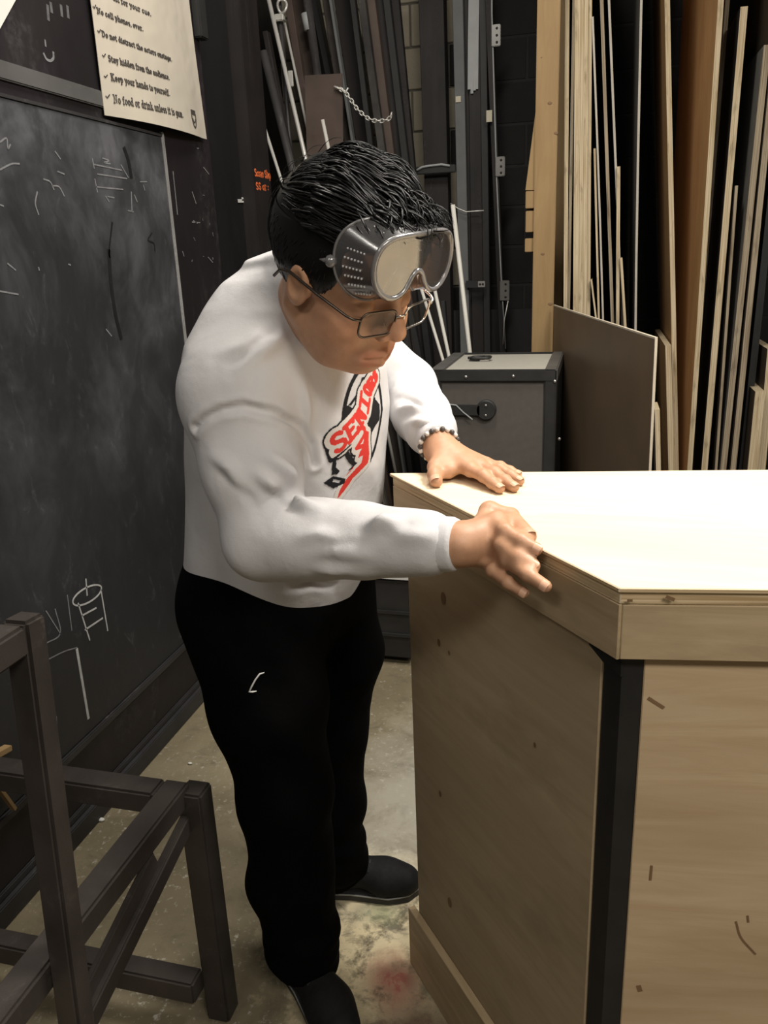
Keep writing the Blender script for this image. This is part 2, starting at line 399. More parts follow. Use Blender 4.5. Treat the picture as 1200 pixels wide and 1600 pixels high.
# ------------------------------------------------------------------ stroke lettering
def arc(cx, cy, rx, ry, a0, a1, n=7):
    return [(cx+rx*math.cos(math.radians(a0+(a1-a0)*i/n)), cy+ry*math.sin(math.radians(a0+(a1-a0)*i/n))) for i in range(n+1)]
def _g():
    G = {}
    X = .66
    sl = lambda x, y, w=.13: [(x-w, y), (x+w, y)]
    bowl = lambda: arc(.26, .33, .2, .31, 0, 360, 10)
    G['a'] = (.60, [arc(.24, .20, .18, .19, 0, 360, 9), [(.44, .45), (.44, 0), (.54, 0)], arc(.26, .46, .18, .18, 0, 150, 5)])
    G['b'] = (.60, [[(.10, 1), (.10, 0)], arc(.28, .33, .18, .31, -170, 170, 9), sl(.07, 1, .08)])
    G['c'] = (.54, [arc(.28, .33, .2, .31, 45, 315, 8)])
    G['d'] = (.62, [[(.46, 1), (.46, 0), (.56, 0)], arc(.27, .33, .19, .31, 10, 350, 9), sl(.42, 1, .08)])
    G['e'] = (.56, [arc(.27, .33, .2, .31, 0, 310, 9), [(.08, .36), (.47, .36)]])
    G['f'] = (.42, [[(.17, 0), (.17, .82)], arc(.29, .82, .12, .16, 180, 40, 4), [(.04, X), (.34, X)], sl(.17, 0)])
    G['g'] = (.58, [arc(.27, .36, .19, .28, 0, 360, 9), [(.46, X), (.46, -.1)], arc(.28, -.1, .18, .18, 0, -150, 5)])
    G['h'] = (.66, [[(.14, 1), (.14, 0)], arc(.32, .42, .18, .24, 170, 0, 5)+[(.50, 0)], sl(.14, 0, .1), sl(.52, 0, .1), sl(.1, 1, .07)])
    G['i'] = (.34, [[(.17, X), (.17, 0)], sl(.17, 0), sl(.12, X, .07), [(.15, .86), (.19, .86)]])
    G['k'] = (.62, [[(.14, 1), (.14, 0)], [(.44, X), (.16, .28)], [(.26, .38), (.48, 0)], sl(.14, 0, .1), sl(.5, 0, .1), sl(.1, 1, .07)])
    G['l'] = (.34, [[(.17, 1), (.17, 0)], sl(.17, 0), sl(.12, 1, .07)])
    G['m'] = (.92, [[(.14, X), (.14, 0)], arc(.28, .44, .14, .2, 170, 0, 5)+[(.42, 0)], arc(.58, .44, .16, .2, 170, 0, 5)+[(.74, 0)], sl(.14, 0, .09), sl(.44, 0, .09), sl(.76, 0, .09)])
    G['n'] = (.66, [[(.14, X), (.14, 0)], arc(.32, .42, .18, .24, 170, 0, 5)+[(.50, 0)], sl(.14, 0, .1), sl(.52, 0, .1), sl(.1, X, .07)])
    G['o'] = (.54, [bowl()])
    G['p'] = (.60, [[(.12, X), (.12, -.28)], arc(.30, .33, .18, .31, -170, 170, 9), sl(.12, -.28, .1), sl(.08, X, .07)])
    G['r'] = (.48, [[(.16, X), (.16, 0)], arc(.32, .44, .16, .2, 170, 50, 4), sl(.16, 0), sl(.12, X, .07)])
    G['s'] = (.48, [arc(.24, .49, .16, .16, 30, 260, 6)+arc(.24, .17, .17, .17, 90, -150, 6)])
    G['t'] = (.42, [[(.16, .88), (.16, .14)], arc(.28, .14, .12, .14, 180, 320, 4), [(.04, X), (.34, X)]])
    G['u'] = (.64, [[(.12, X), (.12, .2)]+arc(.28, .2, .16, .2, 180, 340, 5), [(.46, X), (.46, 0), (.56, 0)]])
    G['v'] = (.58, [[(.08, X), (.28, 0), (.48, X)], sl(.08, X, .08), sl(.48, X, .08)])
    G['w'] = (.82, [[(.08, X), (.24, 0), (.40, X), (.56, 0), (.72, X)], sl(.08, X, .08), sl(.72, X, .08)])
    G['y'] = (.58, [[(.08, X), (.28, .06)], [(.48, X), (.22, -.28), (.08, -.26)], sl(.08, X, .08), sl(.48, X, .08)])
    G['N'] = (.86, [[(.16, 0), (.16, 1), (.66, 0), (.66, 1)], sl(.16, 0), sl(.12, 1, .1), sl(.66, 1)])
    G['K'] = (.84, [[(.16, 0), (.16, 1)], [(.62, 1), (.18, .42)], [(.32, .6), (.66, 0)], sl(.16, 0), sl(.16, 1), sl(.66, 0), sl(.62, 1)])
    G['S'] = (.66, [arc(.33, .74, .22, .24, 30, 260, 7)+arc(.33, .25, .24, .25, 90, -150, 7)])
    G['D'] = (.80, [[(.16, 0), (.16, 1)], [(.06, 1), (.32, 1)]+arc(.32, .5, .34, .5, 90, -90, 8)+[(.06, 0)]])
    G['W'] = (1.1, [[(.08, 1), (.3, 0), (.52, 1), (.74, 0), (.96, 1)], sl(.08, 1), sl(.96, 1)])
    G['.'] = (.26, [[(.11, .04), (.15, .04)]]); G[','] = (.26, [[(.14, .05), (.08, -.14)]]); G["'"] = (.22, [[(.1, 1), (.1, .8)]])
    G[':'] = (.28, [[(.12, .05), (.16, .05)], [(.12, .5), (.16, .5)]])
    G['~'] = (.6, [[(.06, .34), (.2, .06), (.52, .74)]])
    G['E'] = (.76, [[(.16, 0), (.16, 1)], [(.04, 1), (.62, 1), (.62, .84)], [(.16, .52), (.46, .52)], [(.04, 0), (.64, 0), (.64, .18)]])
    G['I'] = (.44, [[(.22, 0), (.22, 1)], sl(.22, 0, .16), sl(.22, 1, .16)])
    G['O'] = (.78, [arc(.38, .5, .27, .5, 0, 360, 14)])
    G['R'] = (.82, [[(.16, 0), (.16, 1)], [(.04, 1), (.4, 1)]+arc(.4, .76, .22, .24, 90, -90, 6)+[(.16, .52)], [(.38, .52), (.68, 0)], sl(.16, 0, .14), sl(.7, 0, .1)])
    G['2'] = (.66, [arc(.32, .72, .24, .27, 160, -30, 8)+[(.08, .04), (.58, .04), (.58, .2)]])
    return G
GLYPH = _g()
def text_lines(s, track=0.05):
    x = 0; out = []
    for ch in s:
        if ch == ' ': x += .34; continue
        w, st = GLYPH[ch]
        for p in st: out.append([(x+a, b) for a, b in p])
        x += w+track
    return out, x
def write(mb, s, O, ux, uy, h, width, nrm, stroke, off=0.0006, wob=0.0):
    L, w = text_lines(s); k = width/w
    ux = np.array(ux, float); uy = np.array(uy, float); O = np.array(O, float)
    for p in L:
        mb.ribbon([O+ux*(a*k+random.uniform(-wob, wob))+uy*(b*h+random.uniform(-wob, wob)) for a, b in p], stroke, nrm, off)

# ------------------------------------------------------------------ the setting
WX = -1.30; BACK = 4.6
mb = MB(); mb.box((-2.6, -2.2, -0.12), (3.2, BACK+0.2, 0.0)); o = mb.build('floor', M['floor']); o['kind'] = 'structure'
# left wall: base wall of black painted boards, up to the recess
mb = MB(); mb.box((WX-0.15, -2.2, 0.0), (WX, 2.714, 3.6)); wl = mb.build('wall_left', M['wallblack']); wl['kind'] = 'structure'
# recess beyond the wall's end and the post with the orange writing
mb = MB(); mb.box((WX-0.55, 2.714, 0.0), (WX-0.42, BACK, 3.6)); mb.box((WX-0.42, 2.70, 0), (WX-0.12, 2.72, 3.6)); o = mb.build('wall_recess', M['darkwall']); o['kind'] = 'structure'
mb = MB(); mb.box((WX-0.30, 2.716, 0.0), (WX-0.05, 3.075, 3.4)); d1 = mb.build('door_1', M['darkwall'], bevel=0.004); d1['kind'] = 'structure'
mb = MB()
p = on_x(384, 311, WX+0.006)
for q in ((378, 311, 396, 313), (384, 315, 400, 316), (372, 314, 380, 314)):
    mb.ribbon([on_x(q[0], q[1], WX-0.048), on_x(q[2], q[3], WX-0.048)], 0.012, (1, 0, 0), 0.001)
mb.build('paint_smear', M['whitepaint'], d1)
mb = MB(); mb.box((WX-0.42, 3.075, 0.0), (WX, 3.255, 3.6)); post = mb.build('trim_1', M['lumber_black'], bevel=0.003); post['kind'] = 'structure'
mb = MB()
a = on_x(398, 275, WX); b = on_x(424, 279, WX)
write(mb, 'Scene Sho', a, (b-a)/np.linalg.norm(b-a), (0, 0, 1), 0.026, np.linalg.norm(b-a)*.92, (1, 0, 0), 0.0052, 0.001, 0.0012)
q = on_x(421, 279, WX); write(mb, 'p', q, (0, 1, 0), (0, 0, 1), 0.026, 0.012, (1, 0, 0), 0.004, 0.001)
a = on_x(400, 296, WX); b = on_x(420, 297, WX)
write(mb, 'SS or :', a, (b-a)/np.linalg.norm(b-a), (0, 0, 1), 0.024, np.linalg.norm(b-a), (1, 0, 0), 0.0052, 0.001, 0.0012)
o = mb.build('orange_writing', M['orange'], post); o['label'] = 'orange hand lettering'
# trims of the left wall
def wall_box(name, y0, y1, z0, z1, d, mat=M['frame_trim'], bevel=0.003, parent=wl):
    mb = MB(); mb.box((WX-0.002, y0, z0), (WX+d, y1, z1), grain=1); return mb.build(name, mat, parent, bevel)
o = wall_box('baseboard_left', -2.2, 2.712, 0.0, 0.055, 0.028, parent=None); o['kind'] = 'structure'
o = wall_box('baseboard_ledge', -2.2, 2.712, 0.055, 0.075, 0.014)
o = wall_box('plinth_board', -2.2, 2.712, 0.076, 0.225, 0.008, M['wallblack'])
o = wall_box('top_rail', -2.2, 2.22, 1.853, 1.893, 0.009, M['rail_grey'])
o = wall_box('end_board', 2.40, 2.712, 0.228, 3.6, 0.007, M['wallblack'])
o = wall_box('worn_edge_strip', 2.381, 2.393, 0.24, 1.83, 0.014, M['worn_edge'])
o = wall_box('lower_rail', -2.2, 2.395, 0.228, 0.250, 0.018, M['frame_trim'])
# scuffs, paint splashes and knocks on the boards at the end of the wall
mb = MB()
for i in range(26):
    y = random.uniform(2.41, 2.70); z = random.choice([random.uniform(0.6, 1.3), random.uniform(1.0, 1.9)])
    l = random.choice([.003, .004, .006, .012]); a = random.choice([random.gauss(1.5, .25), random.gauss(0.1, .5)])
    mb.ribbon([(WX+0.007, y, z), (WX+0.007, y+l*math.cos(a), z+l*math.sin(a))], random.choice([.0015, .002, .004]), (1, 0, 0), 0.0006)
for pa, pb in (((270, 268), (277, 335)), ((262, 402), (258, 406)), ((302, 345), (308, 349)), ((325, 402), (332, 410)), ((300, 347), (312, 348)), ((268, 395), (273, 400)), ((285, 393), (287, 400)), ((300, 300), (306, 318)), ((318, 262), (326, 272))):
    mb.ribbon([on_x(*pa, WX+0.007), on_x(*pb, WX+0.007)], 0.0032, (1, 0, 0), 0.0008)
o = mb.build('paint_scuff', M['chalk_faint'], wl); o['kind'] = 'stuff'
mb = MB()
for px, py, r in ((321, 497, .018), (325, 507, .014), (318, 503, .012), (331, 511, .009), (317, 510, .010), (324, 490, .008)):
    c = on_x(px, py, WX+0.008); mb.sphere(c, r, 9, 0, (0.06, 1, 1.2))
mb.build('red_splash', M['redpaint'], wl)
# chalkboard
cb = thing('chalkboard', 'grey smeared chalkboard with faint white drawings fixed to the black wall on the left', 'chalkboard', (WX, 1.2, 0.25))
mb = MB(); mb.box((WX+0.0006, -1.6, 0.252), (WX+0.010, 2.380, 1.815), grain=1); mb.build('writing_surface', M['chalkboard'], cb, 0.002)
mb = MB(); mb.box((WX, -1.6, 1.8155), (WX+0.013, 2.380, 1.823), grain=1); mb.build('top_edge', M['frame_trim'], cb)
CBX = WX+0.0102
def smooth_line(pl, k=5):
    if len(pl) < 3: return pl
    P = np.array(pl, float); P = np.vstack([2*P[0]-P[1], P, 2*P[-1]-P[-2]]); out = []
    for i in range(1, len(P)-2):
        for t in np.linspace(0, 1, k, endpoint=False):
            out.append(tuple(.5*((2*P[i])+(P[i+1]-P[i-1])*t+(2*P[i-1]-5*P[i]+4*P[i+1]-P[i+2])*t*t+(3*P[i]-P[i-1]-3*P[i+1]+P[i+2])*t**3)))
    return out+[pl[-1]]
def chalk(pls, w, mat, name):
    for pl in pls:
        mb = MB(); mb.ribbon([on_x(x, y, CBX) for x, y in smooth_line(pl)], w, (1, 0, 0), 0.0004); mb.build(name, mat, cb)
ell = [(136+22*math.cos(t)*1.0+4*math.sin(t), 930-14*math.sin(t)-8*math.cos(t)) for t in np.linspace(0, 2*math.pi, 18)]
chalk([ell, [(122, 943), (140, 1000)], [(158, 925), (168, 985)], [(128, 962), (150, 950)], [(133, 984), (160, 966)], [(134, 905), (136, 930)]], 0.0045, M['chalk'], 'chalk_drum_drawing')
chalk([[(120, 1015), (138, 1122)]], 0.009, M['chalk'], 'chalk_stroke')
chalk([[(76, 1030), (100, 1018), (120, 1012)], [(72, 955), (94, 990)], [(86, 952), (94, 990), (72, 1005)], [(105, 930), (112, 985)], [(88, 1120), (90, 1168)]], 0.003, M['chalk_faint'], 'chalk_sketch_lines')
chalk([[(144, 248), (147, 263)], [(147, 257), (190, 266)], [(189, 258), (200, 277)], [(148, 280), (152, 300)], [(150, 292), (192, 296)], [(152, 272), (198, 279)], [(160, 247), (170, 251), (163, 254), (172, 256)], [(165, 307), (170, 315)], [(168, 307), (178, 309)], [(205, 300), (206, 330)], [(200, 329), (208, 331)], [(219, 284), (229, 284)], [(224, 290), (226, 297)], [(210, 305), (214, 315)]], 0.0034, M['chalk_faint'], 'chalk_box_sketch')
chalk([[(68, 280), (78, 284), (84, 296)], [(82, 290), (92, 292), (100, 306)], [(86, 237), (94, 248)], [(90, 268), (100, 272)], [(0, 265), (18, 256), (30, 256)], [(0, 222), (10, 216), (12, 232), (16, 226)], [(58, 300), (55, 318), (60, 335)], [(0, 320), (5, 322)], [(12, 412), (24, 422)], [(0, 455), (28, 460)], [(166, 515), (174, 525)], [(60, 418), (61, 422)], [(107, 413), (110, 414)]], 0.0036, M['chalk_faint'], 'chalk_scribbles')
# smile mark and smears above the board
mb = MB()
mb.ribbon([on_x(x, y, WX) for x, y in smooth_line(((68, 84), (72, 92), (78, 95), (83, 91), (83, 82)))], 0.006, (1, 0, 0), 0.0006); mb.build('chalk_smear', M['chalk_faint'], wl); mb = MB()
mb.ribbon([on_x(70, 63, WX), on_x(71, 72, WX)], 0.005, (1, 0, 0), 0.0006); mb.build('chalk_smear', M['chalk_faint'], wl)
for x in (74, 79, 95, 105):
    mb = MB(); mb.ribbon([on_x(x, random.uniform(0, 12), WX), on_x(x+1.5, random.uniform(18, 34), WX)], 0.009, (1, 0, 0), 0.0004); mb.build('chalk_smear', M['chalk_dim'], wl)
for w_, pl in ((.006, ((175, 348), (172, 375), (170, 395), (171, 402))), (.014, ((170, 392), (173, 440), (180, 490), (189, 528))), (.004, ((237, 364), (231, 375), (240, 380), (242, 392))), (.014, ((194, 232), (200, 250), (205, 276)))):
    mb = MB(); mb.ribbon([on_x(x, y, CBX) for x, y in smooth_line(pl)], w_, (1, 0, 0), 0.0006); mb.build('dark_streak', M['darkmark'], cb)
# back wall of concrete blocks, tan on the left, painted charcoal on the right
mb = MB(); mb.box((-1.90, BACK+0.02, 0.0), (3.2, BACK+0.2, 3.6)); wb = mb.build('wall_back', M['mortar_dark']); wb['kind'] = 'structure'
bm_me = {}
for key, L in (('full', 0.39), ('half', 0.19)):
    m_ = MB(); m_.box((-L/2, -0.03, -0.095), (L/2, 0.03, 0.095)); t_ = m_.build('tmp', M['block_tan'], None, 0.004, 1); bm_me[key] = t_.data; bpy.data.objects.remove(t_)
TANX = -0.66
dark_me = {k: v.copy() for k, v in bm_me.items()}
for v in dark_me.values(): v.materials.clear(); v.materials.append(M['block_dark'])
zoff = on_y(640, 143, BACK)[2] % 0.2
for r in range(-1, 18):
    z = zoff + r*0.2 + 0.1
    if z < 0 or z > 3.2: continue
    for c in range(-5, 5):
        x = c*0.4 + (0.2 if r % 2 else 0.0)
        if x < -1.9 or x > 1.7: continue
        o = bpy.data.objects.new('block', (bm_me if x < TANX else dark_me)['full']); o.location = (x, BACK+0.012, z); link(o, wb)
mb = MB(); mb.box((TANX-0.01, BACK-0.0150, 0.0), (3.2, BACK+0.021, 3.4)); mb.build('painted_mortar_bed', M['mortar_dark'], wb)
mb = MB(); mb.box((-1.90, BACK-0.010, 0.0), (TANX-0.02, BACK+0.021, 3.4)); mb.build('mortar_bed', M['mortar'], wb)

# ------------------------------------------------------------------ paper signs on the wall
sign = thing('rules_sign', 'curled laminated paper sign of black printed backstage rules on the wall above the chalkboard', 'sign', (WX, 2.37, 1.85))
ny, nz = 20, 16
def sign_pt(u, v):
    y = 2.088+0.565*u; zb = 1.838+0.004*u-0.004
    z = zb+(2.60-zb)*v
    x = WX+0.010 + (0.030*math.sin(math.pi*min(1, u*1.05))*(1-v)**2.2) + 0.016*u*(1-v)**1.5 + 0.004*math.sin(u*9+v*5)*(0.4+v)
    return np.array([x, y, z])
mb = MB()
for s_, dx in ((1, 0), (-1, -0.0012)):
    b = len(mb.v)
    for j in range(nz+1):
        for i in range(ny+1): mb.v.append(sign_pt(i/ny, j/nz)+np.array([dx, 0, 0]))
    for j in range(nz):
        for i in range(ny):
            q = b+j*(ny+1)+i; f_ = [q, q+1, q+ny+2, q+ny+1]
            mb.face(f_ if s_ > 0 else f_[::-1], None, 0, True)
mb.build('paper', M['paper'], sign)
def sign_uv(px, py):
    P = on_x(px, py, WX+0.02); u = (P[1]-2.088)/0.565; v = (P[2]-1.838)/(2.60-1.838); return u, v
def sign_text(s, p0, p1, hpx, stroke):
    (u0, v0), (u1, v1) = sign_uv(*p0), sign_uv(*p1)
    L, w = text_lines(s, 0.07); h = (sign_uv(p0[0], p0[1]-hpx)[1]-v0)
    mb = MB()
    for pl in L:
        mb.ribbon([sign_pt(u0+(u1-u0)*a/w, v0+(v1-v0)*a/w+h*b_)+np.array([.0012, 0, 0]) for a, b_ in pl], stroke, (1, 0, 0), 0.0)
    mb.build('check_mark' if s == '~' else 'printed_line', M['ink'], sign)['kind'] = 'stuff'
sign_text('~', (168, 150), (175, 152), 8, .003)
sign_text('No food or drink unless it is gum.', (178, 158), (277, 184), 12, .0030)
sign_text('~', (165, 118), (171, 120), 6, .003)
sign_text('Keep your hands to yourself.', (174, 123), (257, 150), 10, .0030)
sign_text('~', (162, 86), (168, 89), 8, .003)
sign_text('Stay hidden from the audience.', (170, 93), (258, 125), 9, .0030)
sign_text('~', (155, 48), (161, 51), 8, .003)
sign_text('Do not distract the actors onstage.', (161, 54), (263, 96), 8, .0030)
sign_text('~', (148, 10), (154, 13), 8, .003)
sign_text('No cell phones, ever.', (154, 18), (222, 48), 8, .0030)
sign_text('Wait for your cue.', (170, -6), (234, 25), 8, .0030)
mb = MB(); (u0, v0) = sign_uv(296, 181)
mb.ribbon([sign_pt(u0+.030*math.cos(t), v0+.045*math.sin(t))+np.array([.0012, 0, 0]) for t in np.linspace(math.pi*.95, math.pi*2.05, 9)], .005, (1, 0, 0))
for du in (-.018, .016): mb.ribbon([sign_pt(u0+du-.008, v0+.012)+np.array([.0012, 0, 0]), sign_pt(u0+du+.008, v0+.012)+np.array([.0012, 0, 0])], .014, (1, 0, 0))
mb.ribbon([sign_pt(u0+.018*math.cos(t), v0-.008+.018*math.sin(t))+np.array([.0012, 0, 0]) for t in np.linspace(math.pi*1.1, math.pi*1.9, 6)], .004, (1, 0, 0))
mb.build('mask_emblem', M['ink'], sign)
sh = thing('paper_sheet', 'corner of a white paper sheet stuck to the wall at upper left', 'paper', (WX, 1.6, 2.1))
mb = MB(); A_, B_ = on_x(27, -4, WX+0.006), on_x(0, 45, WX+0.006); e_ = (A_-B_)/np.linalg.norm(A_-B_); w_ = np.cross(e_, (1, 0, 0)); w_ = w_ if w_[1] < 0 else -w_
P = [A_+e_*.14, B_-e_*.09, B_-e_*.09+w_*.216, A_+e_*.14+w_*.216]
b = len(mb.v)
for q in P: mb.v.append(q)
for q in P: mb.v.append(q-np.array([.001, 0, 0]))
mb.face([b, b+1, b+2, b+3]); mb.face([b+7, b+6, b+5, b+4])
for i in range(4): mb.face([b+i, b+(i+1) % 4, b+4+(i+1) % 4, b+4+i])
mb.build('sheet', M['white_paper'], sh)
# small dark hinge box at the top of the wall's end
mb = MB(); c0 = on_x(303, 0, WX+0.02); c1 = on_x(316, 62, WX+0.02)
mb.box((WX+0.006, c0[1]+0.0, c1[2]), (WX+0.035, c1[1]+0.02, c1[2]+0.5)); o = mb.build('wooden_cleat', M['dark_grey'], None, 0.004); tag(o, 'short dark batten screwed to the wall end right of the rules sign', 'batten')

# ------------------------------------------------------------------ half-hexagon plywood bar counter
N0 = np.array([0.034, 0.852]); eF = np.array([0.9903, 0.1392]); nB = np.array([-0.1392, 0.9903])
A0 = np.array([-0.341, 1.301])
dA = A0-N0; WID = 1.15
def trap(off, back=None):
    """counter outline moved in by off on every side"""
    fl = dA/np.linalg.norm(dA)                               # along the facet
    n_fac = np.array([-fl[1], fl[0]]);
    if n_fac @ np.array([-1, -1]) < 0: n_fac = -n_fac         # outward
    dep = dA @ nB; ex = -(dA @ eF)
    N1 = N0+eF*WID; A1 = N1+eF*ex+nB*dep
    n_fr = -(A1-N1); flr = (A1-N1)/np.linalg.norm(A1-N1); n_r = np.array([flr[1], -flr[0]])
    if n_r @ np.array([1, -0.3]) < 0: n_r = -n_r
    lines = [(N0, -nB), (N1, n_r), (A1, nB), (A0, n_fac)]
    pts = []
    offs = [off, off, off*.12 if back is None else back, off]
    for i in range(4):
        (p, n), (q, m_) = lines[i-1], lines[i]
        Mx = np.array([n, m_]); rhs = np.array([(p-n*offs[i-1]) @ n, (q-m_*offs[i]) @ m_])
        pts.append(np.linalg.solve(Mx, rhs))
    return pts      # [near-left N0, near-right N1, far-right A1, far-left A0]
bar = thing('bar_counter', 'raw plywood half-hexagon bar counter with black corner strip standing on the floor', 'counter', (0.45, 1.15, 0))
TZ = 1.09
mb = MB(); mb.prism(trap(0.0), TZ-0.006, TZ, 0, 1); mb.build('top_sheet', [M['ply_top'], M['ply_edge']], bar, 0.0012, 1)
mb = MB(); mb.prism(trap(0.0045), TZ-0.0215, TZ-0.0065, 0, 1); mb.build('top_core', [M['ply_top'], M['ply_edge']], bar, 0.001, 1)
def board(P, Q, z0, z1, thick, name, mat, a0=0.0, a1=0.0, bevel=0.0012, horiz=True):
    """board on the line P->Q (outer face), thickness inward; a0/a1 trim the ends"""
    P = np.array([*P, 0.0]); Q = np.array([*Q, 0.0]); d = (Q-P)/np.linalg.norm(Q-P); P = P+d*a0; Q = Q-d*a1
    cen = np.array([0.62, 1.15, 0.0]); n = np.array([d[1], -d[0], 0])
    if n @ (cen-P) > 0: n = -n
    c = (P+Q)/2 - n*thick/2 + np.array([0, 0, (z0+z1)/2]); z = np.array([0, 0, 1.0])
    mb = MB(); L = np.linalg.norm(Q-P)
    if horiz: mb.obox(c, d, z, np.cross(d, z), L/2, (z1-z0)/2, thick/2)
    else: mb.obox(c, z, d, np.cross(z, d), (z1-z0)/2, L/2, thick/2)
    return mb.build(name, mat, bar, bevel, 1)
T = trap(0.004)
FZ0, FZ1 = TZ-0.0905, TZ-0.022
board(T[0], T[1], FZ0, FZ1, 0.018, 'fascia_board', M['fascia'], 0.003, 0.0)
board(T[3], T[0], FZ0-0.001, FZ1, 0.018, 'fascia_board', M['fascia'], 0.0, 0.0)
board(T[1], T[2], FZ0, FZ1, 0.018, 'fascia_board', M['fascia'], 0.02, 0.0)
board(T[2], T[3], FZ0, FZ1, 0.018, 'fascia_board', M['fascia'], 0.02, 0.02)
T2 = trap(0.019)
PZ1 = FZ1-0.001
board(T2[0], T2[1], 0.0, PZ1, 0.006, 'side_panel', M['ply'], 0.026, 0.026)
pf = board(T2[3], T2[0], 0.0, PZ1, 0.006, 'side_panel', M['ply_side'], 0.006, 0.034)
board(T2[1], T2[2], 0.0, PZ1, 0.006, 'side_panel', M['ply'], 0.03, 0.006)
T3 = trap(0.0265)
mb = MB(); mb.prism(T3, 0.0, FZ1-0.0005); o = mb.build('black_core', M['black'], bar); o['label'] = 'black painted inner frame showing at the corner'
# black corner post and its flared head under the fascia
mb = MB()
Tc = trap(0.0215)
d1 = (np.array(Tc[3])-Tc[0]); d1 /= np.linalg.norm(d1)
mb.prism([Tc[0], Tc[0]+eF*0.024, Tc[0]+eF*0.024+nB*0.01, Tc[0]+d1*0.031+nB*0.01+eF*0.004, Tc[0]+d1*0.031], 0.0, FZ0+0.004)
mb.build('corner_strip', M['black'], bar)
To = trap(0.0185)
Pq = [np.array([*(To[0]+d1*s), z]) for s, z in ((0.0, FZ0+.004), (0.058, FZ0+.004), (0.058, FZ0-0.014), (0.030, FZ0-0.026), (0.0, FZ0-0.03))]
inn = np.array([-d1[1], d1[0], 0]);
if inn @ np.array([1, 1, 0]) < 0: inn = -inn
mb = MB(); b = 0
for k_ in (0.0, 0.008):
    for q in Pq: mb.v.append(q+inn*k_)
mb.face([0, 1, 2, 3, 4]); mb.face([9, 8, 7, 6, 5])
for i in range(5): mb.face([i, (i+1) % 5, 5+(i+1) % 5, 5+i])
mb.build('corner_flare', M['black'], bar)
# base trim on the facet
T4 = trap(0.003)
board(T4[3], T4[0], 0.0, 0.148, 0.0155, 'base_trim', M['fascia'], 0.0, 0.20)
# knots and nail marks of the facet panel, scratches of the front panel
fl3 = np.array([*d1, 0]); nf = -inn
for px, py, r in ((693, 935, .0105), (686, 1004, .0065), (688, 1240, .006), (836, 1164, .004), (703, 1410, .010), (702, 1020, .004)):
    c = on_plane(px, py, [*T2[0], 0.5], nf); 
    mbk = MB(); bvs = 0
    for k_ in range(10):
        a = 2*math.pi*k_/10; mbk.v.append(c+nf*0.0008+fl3*math.cos(a)*r*0.75+np.array([0, 0, 1])*math.sin(a)*r*1.1)
    mbk.v.append(c+nf*0.0009)
    for k_ in range(10): mbk.face([bvs+k_, bvs+(k_+1) % 10, bvs+10])
    mbk.build('knot', M['knot'], bar)
None
nfr = np.array([-nB[0], -nB[1], 0])
for pl, w in ((((1014, 1091), (1025, 1098), (1036, 1105)), .004), (((1018, 1353), (1016, 1374)), .003), (((1150, 1440), (1158, 1465), (1180, 1490)), .0025), (((1168, 1431), (1169, 1440)), .0025), (((998, 1541), (1000, 1547)), .006)):
    mb = MB(); mb.ribbon([on_plane(x, y, [*T2[0], 0.5], nfr) for x, y in smooth_line(pl)], w, nfr, 0.0006); mb.build('scratch', M['knot'], bar)
mb = MB()
mb.ribbon([on_plane(x, y, [*N0, 1.0], nfr) for x, y in ((1042, 932), (1052, 936))], .004, nfr, 0.0012); mb.build('edge_void', M['knot'], bar); mb = MB()
mb.ribbon([on_plane(x, y, [*N0, 1.0], nfr) for x, y in ((981, 938), (987, 938))], .003, nfr, 0.0006)
mb.build('edge_void', M['knot'], bar)

# ------------------------------------------------------------------ grey road case behind the counter
CX0, CX1, CY0, CY1, CZ = -0.583, -0.133, 2.85, 3.36, 1.05
case = thing('road_case', 'grey laminate road case with black edges standing behind the bar counter', 'case', ((CX0+CX1)/2, (CY0+CY1)/2, 0))
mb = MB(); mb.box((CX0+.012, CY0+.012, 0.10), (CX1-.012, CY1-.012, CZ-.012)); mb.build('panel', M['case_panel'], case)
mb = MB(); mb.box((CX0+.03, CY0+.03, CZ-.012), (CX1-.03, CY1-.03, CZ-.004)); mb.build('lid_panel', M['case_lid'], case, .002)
ew = 0.042
def edge(name, lo, hi, mats, mi=0):
    mb = MB(); mb.box(lo, hi, mi); return mb.build(name, mats, case, 0.004)
for y0, y1 in ((CY0, CY0+ew), (CY1-ew, CY1)):
    for x0, x1 in ((CX0, CX0+ew), (CX1-ew, CX1)): edge('corner_edge', (x0, y0, 0.10), (x1, y1, CZ), M['case_edge'])
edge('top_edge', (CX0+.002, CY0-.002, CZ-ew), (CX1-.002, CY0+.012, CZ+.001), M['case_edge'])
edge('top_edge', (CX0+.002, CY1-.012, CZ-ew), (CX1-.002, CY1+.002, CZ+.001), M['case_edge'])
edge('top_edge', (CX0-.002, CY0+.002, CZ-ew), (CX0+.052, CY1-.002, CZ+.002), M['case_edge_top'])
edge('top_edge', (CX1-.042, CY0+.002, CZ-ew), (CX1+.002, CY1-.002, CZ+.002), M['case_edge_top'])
edge('bottom_edge', (CX0-.001, CY0-.001, 0.09), (CX1+.001, CY1+.001, 0.15), M['case_edge'])
for px, py in ((728, 589), (802, 588), (867, 596), (874, 686)):
    c = on_y(px, py, CY0-.003); mb = MB(); mb.sphere(c, 0.006, 8, 0, (1, .6, 1)); mb.build('rivet', M['rivet'], case)
for x in (CX0+.06, CX1-.06):
    for y in (CY0+.06, CY1-.06):
        mb = MB(); mb.tube([(x-.015, y, .045), (x+.015, y, .045)], .045, 14); mb.build('caster', M['case_edge'], case)
        mb = MB(); mb.box((x-.022, y-.02, .06), (x+.022, y+.02, .10)); mb.build('caster_fork', M['dark_grey'], case)
hp = on_y(760, 640, CY0+.010)
hd = None
